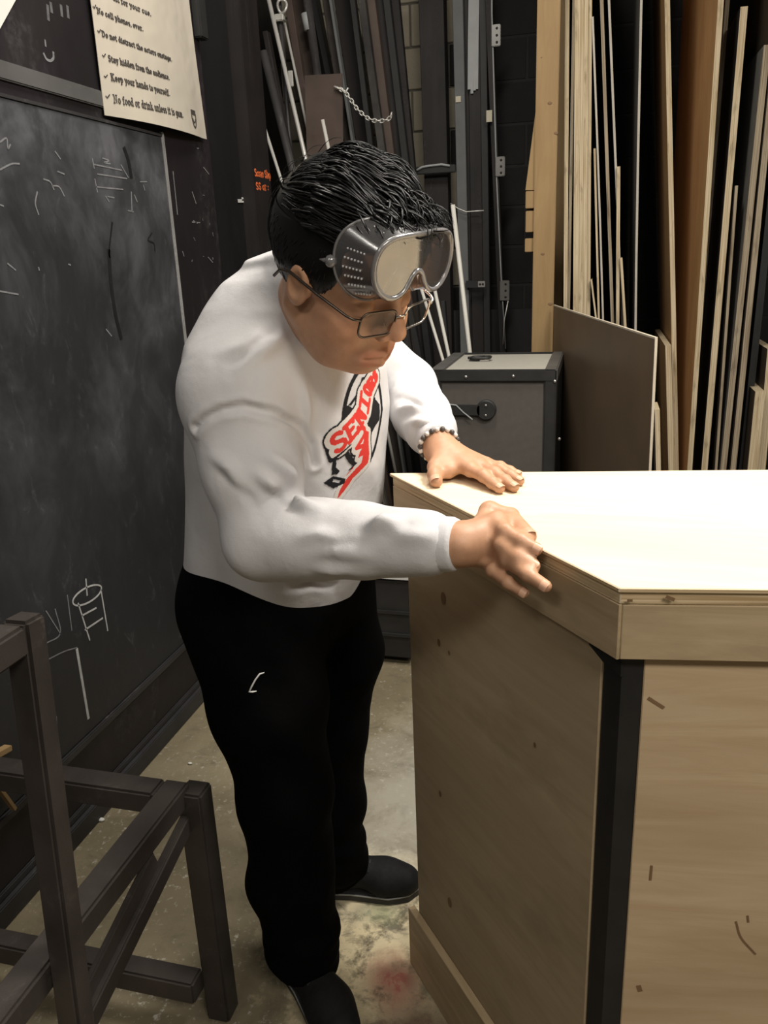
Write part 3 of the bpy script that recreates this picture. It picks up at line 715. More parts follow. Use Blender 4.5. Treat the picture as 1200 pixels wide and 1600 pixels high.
mb = MB(); mb.tube([hp+np.array([0, .002, 0]), hp+np.array([0, -.016, 0])], [.037, .035], 22); hd = mb.build('handle', M['case_edge'], case, .002)
mb = MB(); mb.box((hp[0]-.20, hp[1]-.016, hp[2]-.021), (hp[0]-.02, hp[1]-.004, hp[2]+.019)); mb.build('strap', M['case_edge'], hd, .003)
for dz in (.018, -.018):
    mb = MB(); mb.sphere(hp+np.array([0, -.018, dz]), .0045, 8, 0, (1, .5, 1)); mb.build('rivet', M['rivet'], hd)
# white tear on the handle strap
mb = MB(); mb.ribbon([on_y(x, y, CY0-.0075) for x, y in ((700, 631), (713, 633), (724, 644), (738, 655))], .004, (0, -1, 0), .0006); mb.build('torn_edge', M['grey_smear'], hd)
# latch ring on the lid
lc = on_z(752, 562, CZ)
mb = MB(); mb.box(lc+np.array([-.045, -.02, -.004]), lc+np.array([-.005, .02, .004])); lt = mb.build('latch', M['case_edge'], case, .002)
mb = MB(); mb.tube([lc+np.array([.0+.036*(math.copysign(abs(math.cos(t))**.5, math.cos(t))), .028*math.copysign(abs(math.sin(t))**.5, math.sin(t)), .009]) for t in np.linspace(0, 2*math.pi, 24)[:-1]], .0052, 6, closed=True); mb.build('ring', M['case_edge'], lt)
mb = MB(); mb.tube([lc+np.array([-.05, -.01, .008]), lc+np.array([-.01, .012, .010]), lc+np.array([.01, .02, .009])], .006, 6); mb.build('latch_bar', M['case_edge'], lt)
# low black trunk between the man and the case
tk = thing('equipment_case', 'low black equipment case with a silver top edge on the floor behind the man', 'case', (-0.80, 2.9, 0))
mb = MB(); mb.box((-1.02, 2.57, 0.03), (-0.615, 3.3, 0.345)); mb.build('body', M['case_edge'], tk, .006)
mb = MB(); mb.box((-1.025, 2.562, 0.345), (-0.612, 3.305, 0.368)); mb.build('lid', M['black'], tk, .004)
mb = MB(); mb.box((-1.025, 2.556, 0.350), (-0.612, 2.561, 0.364)); mb.build('silver_edge', M['whitepaint'], tk)
for z in (.12, .21): 
    mb = MB(); mb.box((-1.02, 2.562, z), (-0.617, 2.569, z+.012)); mb.build('rail', M['dark_grey'], tk)
for x in (-.95, -.69):
    for y in (2.66, 3.2):
        mb = MB(); mb.tube([(x-.012, y, .02), (x+.012, y, .02)], .02, 12); mb.build('caster', M['case_edge'], tk)

# ------------------------------------------------------------------ lumber rack with its sheets
rack = thing('lumber_rack', 'pine stud post of the lumber rack with stacked block ends behind the road case', 'rack', (-0.23, 3.62, 0))
p0 = on_y(834, 520, 3.6); p1 = on_y(841, 0, 3.6)
mb = MB(); mb.box((-0.279, 3.600, 0), (-0.190, 3.640, 3.0), grain=2); mb.build('post', M['pine'], rack, .003)
mb = MB()
for px, py, r in ((859, 161, .008), (869, 208, .008), (848, 397, .007), (860, 475, .009), (846, 90, .003)):
    c = on_y(px, py, 3.5995)
    if c[0] > -.192: c[0] = -.198
    mb.sphere(c, r, 10, 0, (1.1, .08, .8))
mb.build('knot', M['knot'], rack)
mb = MB(); mb.box((-0.279, 4.48, 0), (-0.190, 4.52, 3.0), grain=2); mb.build('post', M['pine'], rack, .003)
def blockpx(x0, y0, x1, y1, Y, dep, mat, name='block_end'):
    a = on_y(x0, y1, Y); c = on_y(x1, y0, Y)
    mb = MB(); mb.box((a[0], Y, a[2]), (c[0], Y+dep, c[2]), grain=1); mb.build(name, mat, rack, .002)
blockpx(821, 298, 836, 326, 3.62, .8, M['pine']); blockpx(821, 329, 836, 363, 3.625, .8, M['pine']); blockpx(820, 372, 836, 394, 3.63, .8, M['pine'])
# tapering board end rising beside the post
a, b_, c_ = on_y(821, 297, 3.625), on_y(838, 297, 3.625), on_y(840, 150, 3.625)
mb = MB()
for dy in (0, .3):
    for q in (a, b_, c_): mb.v.append(q+np.array([0, dy, 0]))
mb.face([0, 1, 2]); mb.face([5, 4, 3])
for i in range(3): mb.face([i, (i+1) % 3, 3+(i+1) % 3, 3+i])
mb.build('tapered_board', M['pine'], rack)
mb = MB(); mb.box((-0.19, 3.64, 0.0), (1.1, 3.68, 0.09)); mb.build('floor_rail', M['pine'], rack)
def plymat(i):
    c = [(0.60, .46, .29), (.55, .42, .27), (.50, .38, .25), (.64, .50, .33)][i % 4]
    return M['ply_edge']
M['edge_pale'] = mat_plyedge('pale_sheet_edge', (0.66, 0.55, 0.38), (0.44, 0.33, 0.19))
M['edge_grey'] = mat_plyedge('weathered_sheet_edge', (0.42, 0.35, 0.25), (0.24, 0.18, 0.12))
M['edge_white'] = mat_plain('pale_hardboard_edge', (0.46, 0.42, 0.36), 0.7)
M['face_warm'] = mat_wood('warm_luan_face', (0.58, 0.36, 0.17), (0.46, 0.26, 0.11), rough=0.5, scale=0.8)
M['face_dark'] = mat_wood('dark_board_face', (0.10, 0.075, 0.05), (0.05, 0.037, 0.026), rough=0.6, scale=0.8)
M['face_black'] = M['lumber_black']
M['face_grey'] = mat_plain('grey_painted_face', (0.16, 0.15, 0.135), 0.6)
def sheet(label, top, bot, wpx, Y, edge_m, face_m, top_at=None, depth=0.72, name='plywood_sheet', group='sheets stored in the lumber rack', skew=0.0, bend=0.0):
    """upright sheet: its front edge runs through pixels top->bot at depth Y, going back into the rack"""
    a = on_y(*top, Y); b = on_y(*bot, Y); d = (a-b)/np.linalg.norm(a-b)
    z1 = a[2] if top_at else 2.75
    z0 = 0.02
    P = b+d*((z0-b[2])/d[2]); Q = b+d*((z1-b[2])/d[2])
    t = wpx*Y/F_PX*1.02
    mb = MB(); nseg = 6 if bend else 1
    dep = np.array([skew, 1.0, 0]); dep /= np.linalg.norm(dep)
    s = np.cross(d, dep); s /= np.linalg.norm(s)
    v = []
    for i in range(nseg+1):
        f_ = i/nseg; c = P+(Q-P)*f_+s*bend*math.sin(math.pi*f_)
        for e_, g_ in ((-.5, 0), (.5, 0), (.5, 1), (-.5, 1)): mb.v.append(c+s*t*e_+dep*depth*g_)
    H = np.linalg.norm(Q-P)
    for i in range(nseg):
        o_ = i*4; z_ = [H*i/nseg, H*(i+1)/nseg]
        r_ = random.uniform(0, 9)
        for k_ in range(4):
            k2 = (k_+1) % 4; uvw = (t if k_ % 2 == 0 else depth)
            mb.face([o_+k_, o_+k2, o_+4+k2, o_+4+k_], [(z_[0]+r_, 0), (z_[0]+r_, uvw), (z_[1]+r_, uvw), (z_[1]+r_, 0)], 0 if k_ % 2 == 0 else 1)
    mb.face([3, 2, 1, 0], [(0, 0), (t, 0), (t, depth), (0, depth)], 0); n_ = nseg*4
    mb.face([n_, n_+1, n_+2, n_+3], [(0, 0), (t, 0), (t, depth), (0, depth)], 0)
    o = mb.build(name, [edge_m, face_m])
    tag(o, label, 'plywood', group); return o
EP, EG, EW, FW, FD, FB = M['edge_pale'], M['edge_grey'], M['edge_white'], M['face_warm'], M['face_dark'], M['face_black']
sheet('pale plywood sheet first to the right of the rack post', (886.5, 0), (883.5, 476), 5.5, 3.72, EP, FD)
sheet('narrow plywood sheet second from the rack post, leaning toward the first', (897, 0), (888.5, 476), 4, 3.74, EG, FD)
sheet('widest pale sheet edge at the left of the tight bundle', (903, 0), (899.5, 476), 7.5, 3.70, EP, FD)
sheet('sheet second from left in the tight pale bundle', (910.5, 0), (907.5, 476), 6.5, 3.705, EP, FD)
sheet('sheet third from left in the tight pale bundle', (916.5, 0), (914, 476), 5, 3.70, EP, FD)
sheet('sheet at the right side of the tight pale bundle', (922, 0), (919.5, 476), 5, 3.71, EP, FD)
sheet('thin pale strip with a bright top just right of the pale bundle', (926, 26), (939, 490), 2.6, 3.69, EW, FD, top_at=True, bend=-0.008)
sheet('short thin strip right of the pale bundle ending level with the chain', (929, 232), (935.5, 490), 2.8, 3.67, EP, FD, top_at=True)
sheet('very short thin offcut at the foot of the pale bundle', (924, 437), (931, 495), 2.4, 3.66, EP, FD, top_at=True)
sheet('tan sheet standing alone and leaning left in mid rack', (940, 0), (957, 500), 4.4, 3.73, EG, FD)
sheet('thin grey hardboard sheet ending above the short dark board', (951.5, 0), (965, 330), 3.0, 3.76, EW, FD)
sheet('short dark board with a pale cut front edge in mid rack', (966.5, 260), (965, 505), 4.6, 3.68, EP, M['face_grey'], top_at=True, depth=0.3)
sheet('smallest pale offcut standing beside the short dark board', (970.5, 403), (977, 512), 3.6, 3.65, EP, FD, top_at=True)
sheet('thin bowed white-edged sheet alone in the dark middle gap', (1004, 0), (996.5, 517), 3.0, 3.72, EW, M['face_grey'], bend=0.010)
sheet('light brown plywood sheet leaning right of the dark middle gap', (1042.5, 0), (1057, 730), 6.5, 3.72, EP, FW)
sheet('short thick plywood offcut in front of the light brown sheet', (1044, 540), (1049, 730), 8, 3.62, EP, FW, top_at=True)
sheet('big orange-brown sheet showing its broad face, leaning right', (1126.5, 0), (1078, 730), 7, 3.66, EP, FW, skew=-0.10)
sheet('thick plywood sheet with its top end in view, leaning right of the orange-brown one', (1163, 10), (1101, 730), 8.5, 3.70, EP, FB, top_at=True)
sheet('thin tan strip with its top end in view between two thick leaning sheets', (1151, 290), (1119, 730), 3.6, 3.68, EG, FD, top_at=True)
sheet('grey-faced plywood sheet with a chipped edge near the right side', (1199, 70), (1130.5, 730), 8, 3.66, EG, M['face_grey'], top_at=True)
sheet('worn plywood sheet second from the right side of the rack', (1198, 215), (1146, 730), 7.5, 3.64, EG, FD)
sheet('black painted flat at the right side of the rack', (1228, 100), (1160, 730), 9, 3.72, M['dark_grey'], FB)
sheet('pale board ending at the height of the hardboard sheet at far right', (1188, 612), (1176, 730), 13, 3.58, EP, FD, top_at=True)
sheet('rightmost pale board in the rack, cut off by the picture edge', (1206, 545), (1190, 730), 11, 3.62, EP, FD, top_at=True)
sheet('brown board standing dark behind the leaning sheets at upper right', (1137, 0), (1112, 300), 5, 4.05, M['edge_grey'], FW, top_at=None, depth=.4)
# chipped bites along the edges
# brown hardboard sheet on edge in front of the rack
a = on_z(866, 478, 1.22); b_ = on_z(1025, 530, 1.22)
hb = thing('hardboard_sheet', 'brown hardboard sheet with a pale edge standing against the rack beside the road case', 'hardboard', (*((a+b_)/2)[:2], 0))
d = (b_-a); d[2] = 0; Lh = np.linalg.norm(d); d /= Lh; tilt = np.array([-d[1], d[0], 0])*-1.0
if tilt[0] > 0: tilt = -tilt
low = np.array([0.075, 0.01, 0])*0.25
mb = MB(); c0 = (a+b_)/2; c1 = c0+low; c1[2] = 0.003
zdir = (c0-c1)/np.linalg.norm(c0-c1); nn = np.cross(d, zdir)
mb.obox((c0+c1)/2, d, zdir, nn, Lh/2, np.linalg.norm(c0-c1)/2, .003, 0); mb.build('board', M['hardboard'], hb)
mb = MB(); mb.obox(c0+zdir*.0025, d, zdir, nn, Lh/2+.003, .0025, .0034)
mb.obox((c0+c1)/2+d*(Lh/2+.0016), zdir, d, nn, np.linalg.norm(c0-c1)/2, .0016, .0034); mb.build('pale_edge', M['hardboard_edge'], hb)
sheet('pale board sliver leaning at the right edge of the hardboard sheet', (1027, 640), (1029, 735), 7, 3.0, EP, FD, depth=.15, name='board_offcut', top_at=True)

# ------------------------------------------------------------------ pipes and black lumber leaning against the back wall
def lean(name, label, cat, top, bot, wpx, Y, mat, round_=True, top_at=False, depth=None, z_end=0.02, group=None, Yb=None, parts=None, zcap=2.75):
    Yb = Y if Yb is None else Yb
    a = on_y(*top, Y); b = on_y(*bot, Yb); d = (a-b)/np.linalg.norm(a-b)
    P = b+d*((z_end-b[2])/d[2]); Q = a if top_at else b+d*((zcap-b[2])/d[2])
    t = wpx*Y/F_PX*0.97
    mb = MB()
    if round_: mb.tube([P, Q], t/2, 12)
    else: mb.bar(P, Q, t, depth or 0.04, up=(0, 1, 0))
    o = mb.build(name, mat, None, 0 if round_ else .002, 1)
    o['label'] = label; o['category'] = cat
    if group: o['group'] = group
    return o, P, Q, d
G1 = 'pipes and boards leaning against the back wall'
LB, LS = M['lumber_black'], M['lumber_scuffed']
lean('zinc_pipe', 'bright zinc pipe leaning left, the longest shiny one above the hair', 'pipe', (420, 0), (478, 250), 6.5, 3.75, M['chrome'], group=G1)
lean('thin_pipe', 'thin bright pipe with a torn tab just right of the long zinc pipe', 'pipe', (445, 36), (480, 200), 4, 3.85, M['chrome'], top_at=True, group=G1)
lean('dark_pipe', 'thick scuffed dark pipe leaning beside the post with orange writing', 'pipe', (411, 80), (453, 250), 12, 3.55, M['dull_pipe'], top_at=True, group=G1)
lean('black_bar', 'short black bar with its top end below the light wall patch', 'bar', (416, 50), (446, 210), 8, 3.66, LB, False, top_at=True, group=G1)
lean('grey_pipe', 'pale grey pipe leaning low between the post and the dark pipe', 'pipe', (404, 170), (432, 258), 5, 3.47, M['chrome'], group=G1, top_at=True)
cl = thing('clamp_pipe', 'dark pipe topped by a chrome clamp ring at the upper left of the rack', 'pipe', on_y(439, 0, 3.8).tolist(), G1)
a = on_y(437, 18, 3.8); b = on_y(448, 160, 3.8); d = (b-a)/np.linalg.norm(b-a)
mb = MB(); mb.tube([a-d*.5, b+d*2.0*(a[2]-.0)/2.6], .011, 10); mb.build('shaft', M['dull_pipe'], cl)
mb = MB(); c = on_y(441, 10, 3.78); mb.tube([c+np.array([.021*math.cos(t), .006*math.sin(t*2), .026*math.sin(t)]) for t in np.linspace(0, 2*math.pi, 20)[:-1]], .006, 6, closed=True); mb.build('clamp_ring', M['chrome'], cl)
mb = MB(); c = on_y(437, 28, 3.785); mb.box(c-np.array([.022, .014, .014]), c+np.array([.022, .014, .014])); mb.build('clamp_collar', M['chrome'], cl, .004)
mb = MB(); c = on_y(454, 122, 3.8); mb.box(c-np.array([.010, .004, .035]), c+np.array([.012, .004, .03])); o = mb.build('steel_tab', M['chrome'], cl, .002)
lean('rust_board', 'rust brown steel strip leaning just left of the brown plate', 'strip', (452, 0), (489, 240), 11, 3.95, M['rust'], False, group=G1)
lean('brown_board', 'wide plum brown board leaning behind the rust strip', 'board', (467, 0), (497, 170), 20, 4.10, M['rust'], False, group=G1)
lb, P, Q, d = lean('labelled_pipe', 'dark pipe with a pale worn patch standing above the brown plate', 'pipe', (480, 0), (498, 132), 13, 3.98, M['dull_pipe'], group=G1)
a = on_y(477.5, 21, 3.98); b = on_y(482.5, 48, 3.98)
mb = MB(); mb.tube([a, b], 13*3.98/F_PX*.97/2+.0015, 12); mb.build('worn_patch', M['grey_smear'], lb)
lean('dark_bar', 'flat grey bar leaning right behind the labelled pipe', 'bar', (491, 0), (503, 60), 9, 4.15, M['dark_grey'], False, group=G1)
lean('angle_iron', 'dark angle iron leaning left of the chain hook', 'bar', (512, 0), (547, 228), 13, 4.0, M['steel'], False, group=G1)
lean('angle_iron', 'slim grey-edged steel leaning against the angle iron', 'bar', (517.5, 0), (553, 228), 4, 3.94, M['grey_paint'], False, group=G1)
lean('black_board', 'wide plain black board leaning behind the chain', 'board', (537, 0), (572, 228), 26, 4.2, LB, False, group=G1)
lean('black_board', 'narrow dark board leaning left of the scuffed black board', 'board', (552, 0), (580, 228), 8, 4.06, M['dark_grey'], False, group=G1)
lean('scuffed_board', 'black board with a long streak of white scuffs crossing the chain end', 'board', (566, 0), (597, 232), 11, 4.02, LS, False, group=G1)
lean('black_board', 'purple-brown board leaning just right of the scuffed one', 'board', (581, 0), (610, 232), 12, 4.1, M['rust'], False, group=G1)
lean('black_board', 'dark leaning board third from the tan block strip', 'board', (594, 0), (623, 240), 12, 4.16, LB, False, group=G1)
lean('black_board', 'black leaning board second from the tan block strip', 'board', (605, 0), (633, 240), 10, 4.12, M['dark_grey'], False, group=G1)
lean('black_board', 'last black leaning board, edging the tan block strip', 'board', (617, 0), (641, 250), 14, 4.18, LB, False, group=G1)
lean('black_board', 'dark board leaning low behind the man’s head', 'board', (478, 0), (540, 330), 40, 4.34, LB, False, group=G1)
mb = MB(); a = on_y(476, 230, 3.80); c = on_y(534, 128, 3.80)
ax = on_y(535, 128, 3.8)-on_y(477, 131, 3.8); ax /= np.linalg.norm(ax); az = np.array([-ax[2]*.0-.22, 0, 1.0]); az -= ax*(az@ax); az /= np.linalg.norm(az)
cc = on_y(507, 190, 3.80); mb.obox(cc, ax, az, np.cross(ax, az), .088, .19, .004); o = mb.build('steel_plate', M['rust'], None, .001); tag(o, 'square brown steel plate leaning behind the white pipe stub above the hair', 'plate')
lean('plastic_pipe', 'short white pipe stub showing just above the hair', 'pipe', (504, 187), (515, 240), 5.5, 3.65, M['pvc'], top_at=True, group='white plastic pipes')
# chain
ch = thing('steel_chain', 'steel chain hanging across the leaning boards from a hook', 'chain', on_y(566, 180, 3.78).tolist())
pts = [on_y(x, y, 3.78) for x, y in ((525, 137), (533, 140), (541, 146), (549, 157), (557, 169), (566, 178), (575, 185), (585, 188.5), (596, 189), (606, 187), (611, 182), (612, 177))]
seg = []; 
cum = [0]
for a, b in zip(pts[:-1], pts[1:]): cum.append(cum[-1]+np.linalg.norm(b-a))
nl = int(cum[-1]/0.0165)
for i in range(nl):
    s_ = (i+.5)/nl*cum[-1]; k_ = max(j for j in range(len(cum)) if cum[j] <= s_); k_ = min(k_, len(pts)-2)
    f_ = (s_-cum[k_])/(cum[k_+1]-cum[k_]); c = pts[k_]*(1-f_)+pts[k_+1]*f_; t = pts[k_+1]-pts[k_]; t /= np.linalg.norm(t)
    side = np.cross(t, (0, 1, 0)) if i % 2 else np.array([0, 1.0, 0]); side /= np.linalg.norm(side)
    mb = MB(); mb.tube([c+t*.0125*math.cos(a_)+side*.0072*math.sin(a_) for a_ in np.linspace(0, 2*math.pi, 11)[:-1]], .0026, 5, closed=True); mb.build('chain_link', M['chrome'], ch)
mb = MB(); mb.tube([on_y(x, y, 3.78) for x, y in ((522, 135), (528, 137), (536, 141), (541, 143), (544, 137))], .004, 6); mb.build('hook', M['chrome'], ch)
# cross arm and vertical boards at the right of the tan strip
G2 = 'upright boards against the back wall'
lean('black_post', 'broad black upright right of the tan block strip', 'post', (676, 0), (683, 250), 36, 4.40, LB, False, depth=.09, group=G2)
lean('grey_board', 'grey-blue painted upright with a scrap of tape on it', 'board', (716, 0), (724, 377), 15, 4.36, M['grey_paint'], False, group=G2)
mb = MB(); a = on_y(712, 160, 4.335); c = on_y(720, 150, 4.335); mb.box((a[0], 4.334, a[2]), (c[0], 4.337, c[2])); o = mb.build('tape_scrap', M['tape']); tag(o, 'small cream tape scrap stuck on the grey-blue upright', 'tape')
lean('black_board', 'black upright board between the grey-blue one and the smeared one', 'board', (729, 0), (736, 540), 9, 4.42, LB, False, group=G2)
sb, P, Q, d = lean('smeared_board', 'black upright board with a thick grey paint smear at its top', 'board', (742, 0), (748, 540), 19, 4.40, LB, False, group=G2)
a = on_y(741, -30, 4.372); b = on_y(739, 134, 4.372)
mb = MB(); mb.ribbon([a, on_y(739.5, 60, 4.372), b], .052, (0, -1, 0), .001); 
for x, l in ((734, 138), (738, 145), (742, 140)): mb.ribbon([on_y(x, 122, 4.372), on_y(x-.5, l, 4.372)], .013, (0, -1, 0), .0024)
mb.build('paint_smear', M['grey_smear'], sb)
lean('grey_upright', 'dark grey upright board below the latch plate', 'board', (755, 0), (762, 545), 10, 4.38, M['dark_grey'], False, group=G2)
fl, P, Q, d = lean('hinged_flat', 'black stage flat edge carrying three grey hinge plates', 'flat', (764, 0), (786, 540), 10, 4.33, LB, False, group=None)
mb = MB(); mb.tube([on_y(768.5, -60, 4.30), on_y(768.5, 20, 4.30), on_y(776, 280, 4.30), on_y(783, 430, 4.30), on_y(790, 545, 4.30)], .004, 6); mb.build('worn_edge', M['grey_smear'], fl)
for x0, y0, x1, y1 in ((768, 37, 782, 73), (774, 244, 789, 276), (781, 438, 796, 470)):
    a = on_y(x0, y1, 4.29); c = on_y(x1, y0, 4.29)
    mb = MB(); mb.box((a[0], 4.29, a[2]), (c[0], 4.296, c[2])); hg = mb.build('hinge_plate', M['hinge'], fl, .004)
    mb = MB()
    for f_ in (.18, .5, .82): mb.sphere((a[0]*.4+c[0]*.6, 4.289, a[2]*(1-f_)+c[2]*f_), .006, 8, 0, (1, .3, 1))
    mb.build('screw_hole', M['black'], hg)
    if y0 > 400: pass
mb = MB(); a = on_y(760, 191, 4.29); c = on_y(769, 172, 4.29); mb.box((a[0], 4.287, a[2]), (c[0], 4.29, c[2])); o = mb.build('tape_scrap', M['tape'], fl); o['label'] = 'cream tape square'
mb = MB(); mb.tube([on_y(794, 470, 4.28), on_y(788, 500, 4.28), on_y(786, 538, 4.28)], .003, 5); mb.build('wire_tail', M['chrome'], fl)
arm = thing('rack_arm', 'dusty dark steel cross arm between two uprights left of the white pipe', 'bracket', on_y(680, 264, 4.30).tolist())
a = on_y(651, 267, 4.30); c = on_y(712, 263, 4.30)
mb = MB(); mb.bar(a, c, .036, .03, up=(0, 1, 0)); mb.build('bar', M['dark_grey'], arm, .003)
mb = MB(); mb.tube([on_y(x, y, 4.28) for x, y in ((648, 268), (660, 261), (672, 259), (690, 257), (703, 259))], .006, 6); mb.build('dust_line', M['grey_smear'], arm)
lp = thing('latch_strap', 'dark latch strap ending in a bright plate across the black uprights', 'latch', on_y(742, 444, 4.31).tolist())
a = on_y(728, 444, 4.31); c = on_y(758, 444, 4.31)
mb = MB(); mb.bar(a, c, .035, .006, up=(0, 1, 0)); mb.build('strap', M['dark_grey'], lp)
a = on_y(747, 449, 4.305); c = on_y(758, 439, 4.305); mb = MB(); mb.box((a[0], 4.30, a[2]), (c[0], 4.306, c[2])); pl = mb.build('plate', M['rivet'], lp, .002)
mb = MB(); 
for f_ in (.3, .7): mb.sphere((a[0]*(1-f_)+c[0]*f_, 4.299, (a[2]+c[2])/2), .006, 8, 0, (1, .3, 1))
mb.build('screw_hole', M['black'], pl)
mb = MB(); mb.tube([on_y(x, y, 4.30) for x, y in ((704, 318), (716, 326), (728, 331), (742, 330), (756, 329))], .003, 5); o = mb.build('tie_wire', M['chrome']); tag(o, 'thin tie wire strung across the uprights above the latch strap', 'wire')
GP = 'white plastic pipes'
lean('plastic_pipe', 'longest white plastic pipe leaning right of the goggles', 'pipe', (707.5, 320), (734, 549), 6.8, 3.55, M['pvc'], top_at=True, group=GP)
lean('plastic_pipe', 'middle white plastic pipe emerging below the goggles', 'pipe', (668, 400), (699, 545), 5.6, 3.6, M['pvc'], top_at=True, group=GP)
lean('plastic_pipe', 'leftmost white plastic pipe just behind the glasses', 'pipe', (652, 430), (689, 552), 5.0, 3.55, M['pvc'], top_at=True, group=GP)
for i, (t_, b_2, w, lab) in enumerate((((693, 470), (700, 560), 6, 'short dark stake standing between white pipes and uprights'), ((640, 480), (664, 600), 9, 'dark bar leaning behind the far shoulder'), ((655, 540), (672, 640), 7, 'short dark bar low behind the far sleeve'))):
    lean('dark_stake', lab, 'bar', t_, b_2, w, 3.62+.05*i, M['dark_grey'], False, top_at=True, group='dark bars behind the man')
# dark panel added to keep the lower back of the pipe bay black
mb = MB(); mb.box((-1.5, 4.44, 0.0), (-0.30, 4.47, 1.15)); o = mb.build('dark_backing', M['darkwall'], None, .003); o['kind'] = 'structure'

# ------------------------------------------------------------------ welded steel frame in the near left corner
fr = thing('welded_stand', 'dark welded steel tube stand with a tall post standing in the near left corner', 'stand', (-0.72, 0.8, 0))
ST = M['steel']; ZS = 0.55; tb = 0.045
def tubebox(name, lo, hi, g, bev=.0045):
    mb = MB(); mb.box(lo, hi, grain=g); return mb.build(name, ST, fr, bev)
XR = -0.690
tubebox('side_rail', (XR-.048, 0.25, ZS-tb), (XR, 1.105, ZS), 1)
tubebox('cross_rail', (XR-.62, 1.055, ZS-tb), (XR-.049, 1.105, ZS), 0)
tubebox('leg', (XR-.016, 1.080, 0.0), (XR+.032, 1.128, ZS-.012), 2)
tubebox('leg', (XR-.62, 1.058, 0.0), (XR-.575, 1.104, ZS-tb), 2)
tubebox('foot_rail', (XR-.30, 1.045, 0.075), (XR-.017, 1.09, 0.125), 0)
tubebox('foot_rail', (XR-.575, 1.045, 0.075), (XR-.301, 1.09, 0.125), 0)
pt = on_y(70, 950, .829)
a = np.array([-0.671, 0.755, 1.045]); b = np.array([-0.671, 0.672, 0.0])
mb = MB(); mb.bar(b, a, .037, .037, up=(0, 1, 0)); mb.build('tall_post', ST, fr, .0045)
mb = MB(); mb.bar(a+np.array([0, -.019, -.021]), a+np.array([-.01, -.6, -.021]), .037, .040, up=(0, 0, 1)); mb.build('top_rail', ST, fr, .0045)
mb = MB(); mb.bar(b+np.array([-.02, -.6, 0]), a+np.array([-.02, -.6, 0]), .052, .05, up=(0, 1, 0)); mb.build('tall_post', ST, fr, .0045)
for (p0_, p1_, w) in (((298, 1256), (142, 1568), .020), ((236, 1330), (137, 1530), .016)):
    q0 = on_x(*p0_, XR-.004); q1 = on_x(*p1_, XR-.004)
    if w < .018: q0 = on_x(*p0_, XR-.012); q1 = on_x(*p1_, XR-.012)
    mb = MB(); dd = (q1-q0)/np.linalg.norm(q1-q0); nrm = np.cross(dd, (1, 0, 0)); nrm = nrm if nrm[2] < 0 else -nrm
    q0 = q0+nrm*.017; q1 = q1+nrm*.017+dd*.05
    mb.bar(q0, q1, .012 if w < .018 else .018, .036, up=nrm); mb.build('brace', ST, fr, .003)
st_ = thing('wood_stick', 'thin yellow wooden stick at the left edge behind the tall post', 'stick', (-1.27, 1.2, 0.6))
mb = MB(); mb.bar(on_x(-30, 1192, -1.27), on_x(13, 1168, -1.27), .012, .02, up=(1, 0, 0)); mb.bar(on_x(-10, 1220, -1.27), on_x(22, 1264, -1.27), .008, .012, up=(1, 0, 0)); mb.build('stick', M['pine'], st_)
# litter on the floor
for px, py, r, lab in ((297, 1193, .006, 'white crumb on the floor near the chalkboard baseboard'), (158, 1281, .009, 'white paper scrap on the floor below the steel cross rail')):
    c = on_z(px, py, 0.003); mb = MB(); mb.sphere(c+np.array([0, 0, .001]), r, 7, 0, (1.3, .8, .5)); o = mb.build('floor_scrap', M['white_paper']); tag(o, lab, 'scrap')
# ================================================================== the young man: smooth surfaces grown from distance fields
def nrm(v): v = np.array(v, float); return v/np.linalg.norm(v)
def smin(a, b, k):
    if k <= 0: return np.minimum(a, b)
    h = np.clip(0.5+0.5*(b-a)/k, 0, 1); return b*(1-h)+a*h-k*h*(1-h)
def smax(a, b, k): return -smin(-a, -b, k)
def rc(a, b, ra, rb):
    a = np.array(a, float); b = np.array(b, float); ab = b-a; L2 = ab@ab
    def f(P):
        h = np.clip(((P-a)@ab)/L2, 0, 1); return np.linalg.norm(P-a-h[:, None]*ab, axis=1)-(ra+(rb-ra)*h)
    return f
def ell(c, r, R=None):
    c = np.array(c, float); r = np.array(r, float)
    def f(P):
        q = P-c
        if R is not None: q = q@R
        k0 = np.linalg.norm(q/r, axis=1); k1 = np.linalg.norm(q/(r*r), axis=1)+1e-9
        return k0*(k0-1)/k1
    return f
def loft(secs, ax_a, ax_b, p=2.2):
    """sections (z, cx, cy, a, b) of a rounded body, a along ax_a, b along ax_b"""
    S_ = np.array(secs, float); A_ = np.array(ax_a); B_ = np.array(ax_b)
    def f(P):
        z = np.clip(P[:, 2], S_[0, 0], S_[-1, 0])
        cx, cy, a, b = (np.interp(z, S_[:, 0], S_[:, i]) for i in (1, 2, 3, 4))
        dx = P[:, 0]-cx; dy = P[:, 1]-cy
        u = np.abs(dx*A_[0]+dy*A_[1])/a; v = np.abs(dx*B_[0]+dy*B_[1])/b
        k = (u**p+v**p+1e-12)**(1/p)
        d = (k-1)*np.minimum(a, b)*0.95
        dz = np.maximum(S_[0, 0]-P[:, 2], P[:, 2]-S_[-1, 0])
        return np.maximum(d, dz)
    return f
class SDF:
    def __init__(self): self.ops = []
    def add(self, f, k=0.0): self.ops.append(('u', f, k)); return self
    def sub(self, f, k=0.0): self.ops.append(('s', f, k)); return self
    def inter(self, f, k=0.0): self.ops.append(('i', f, k)); return self
    def __call__(self, P, ops=None):
        d = np.full(len(P), 10.0)
        for t, f, k in (self.ops if ops is None else ops):
            e = f(P)
            d = smin(d, e, k) if t == 'u' else smax(d, -e, k) if t == 's' else smax(d, e, k)
        return d
    def culled(self, c, R):
        out = []
        for op in self.ops:
            t, f, k = op; v = f(c[None])[0]
            if t == 'u' and v > R*1.4+k+0.02: continue
            if t == 's' and v > R*1.4+k+0.02: continue
            if t == 'i' and v < -(R*1.4+k+0.02): continue
            out.append(op)
        return out
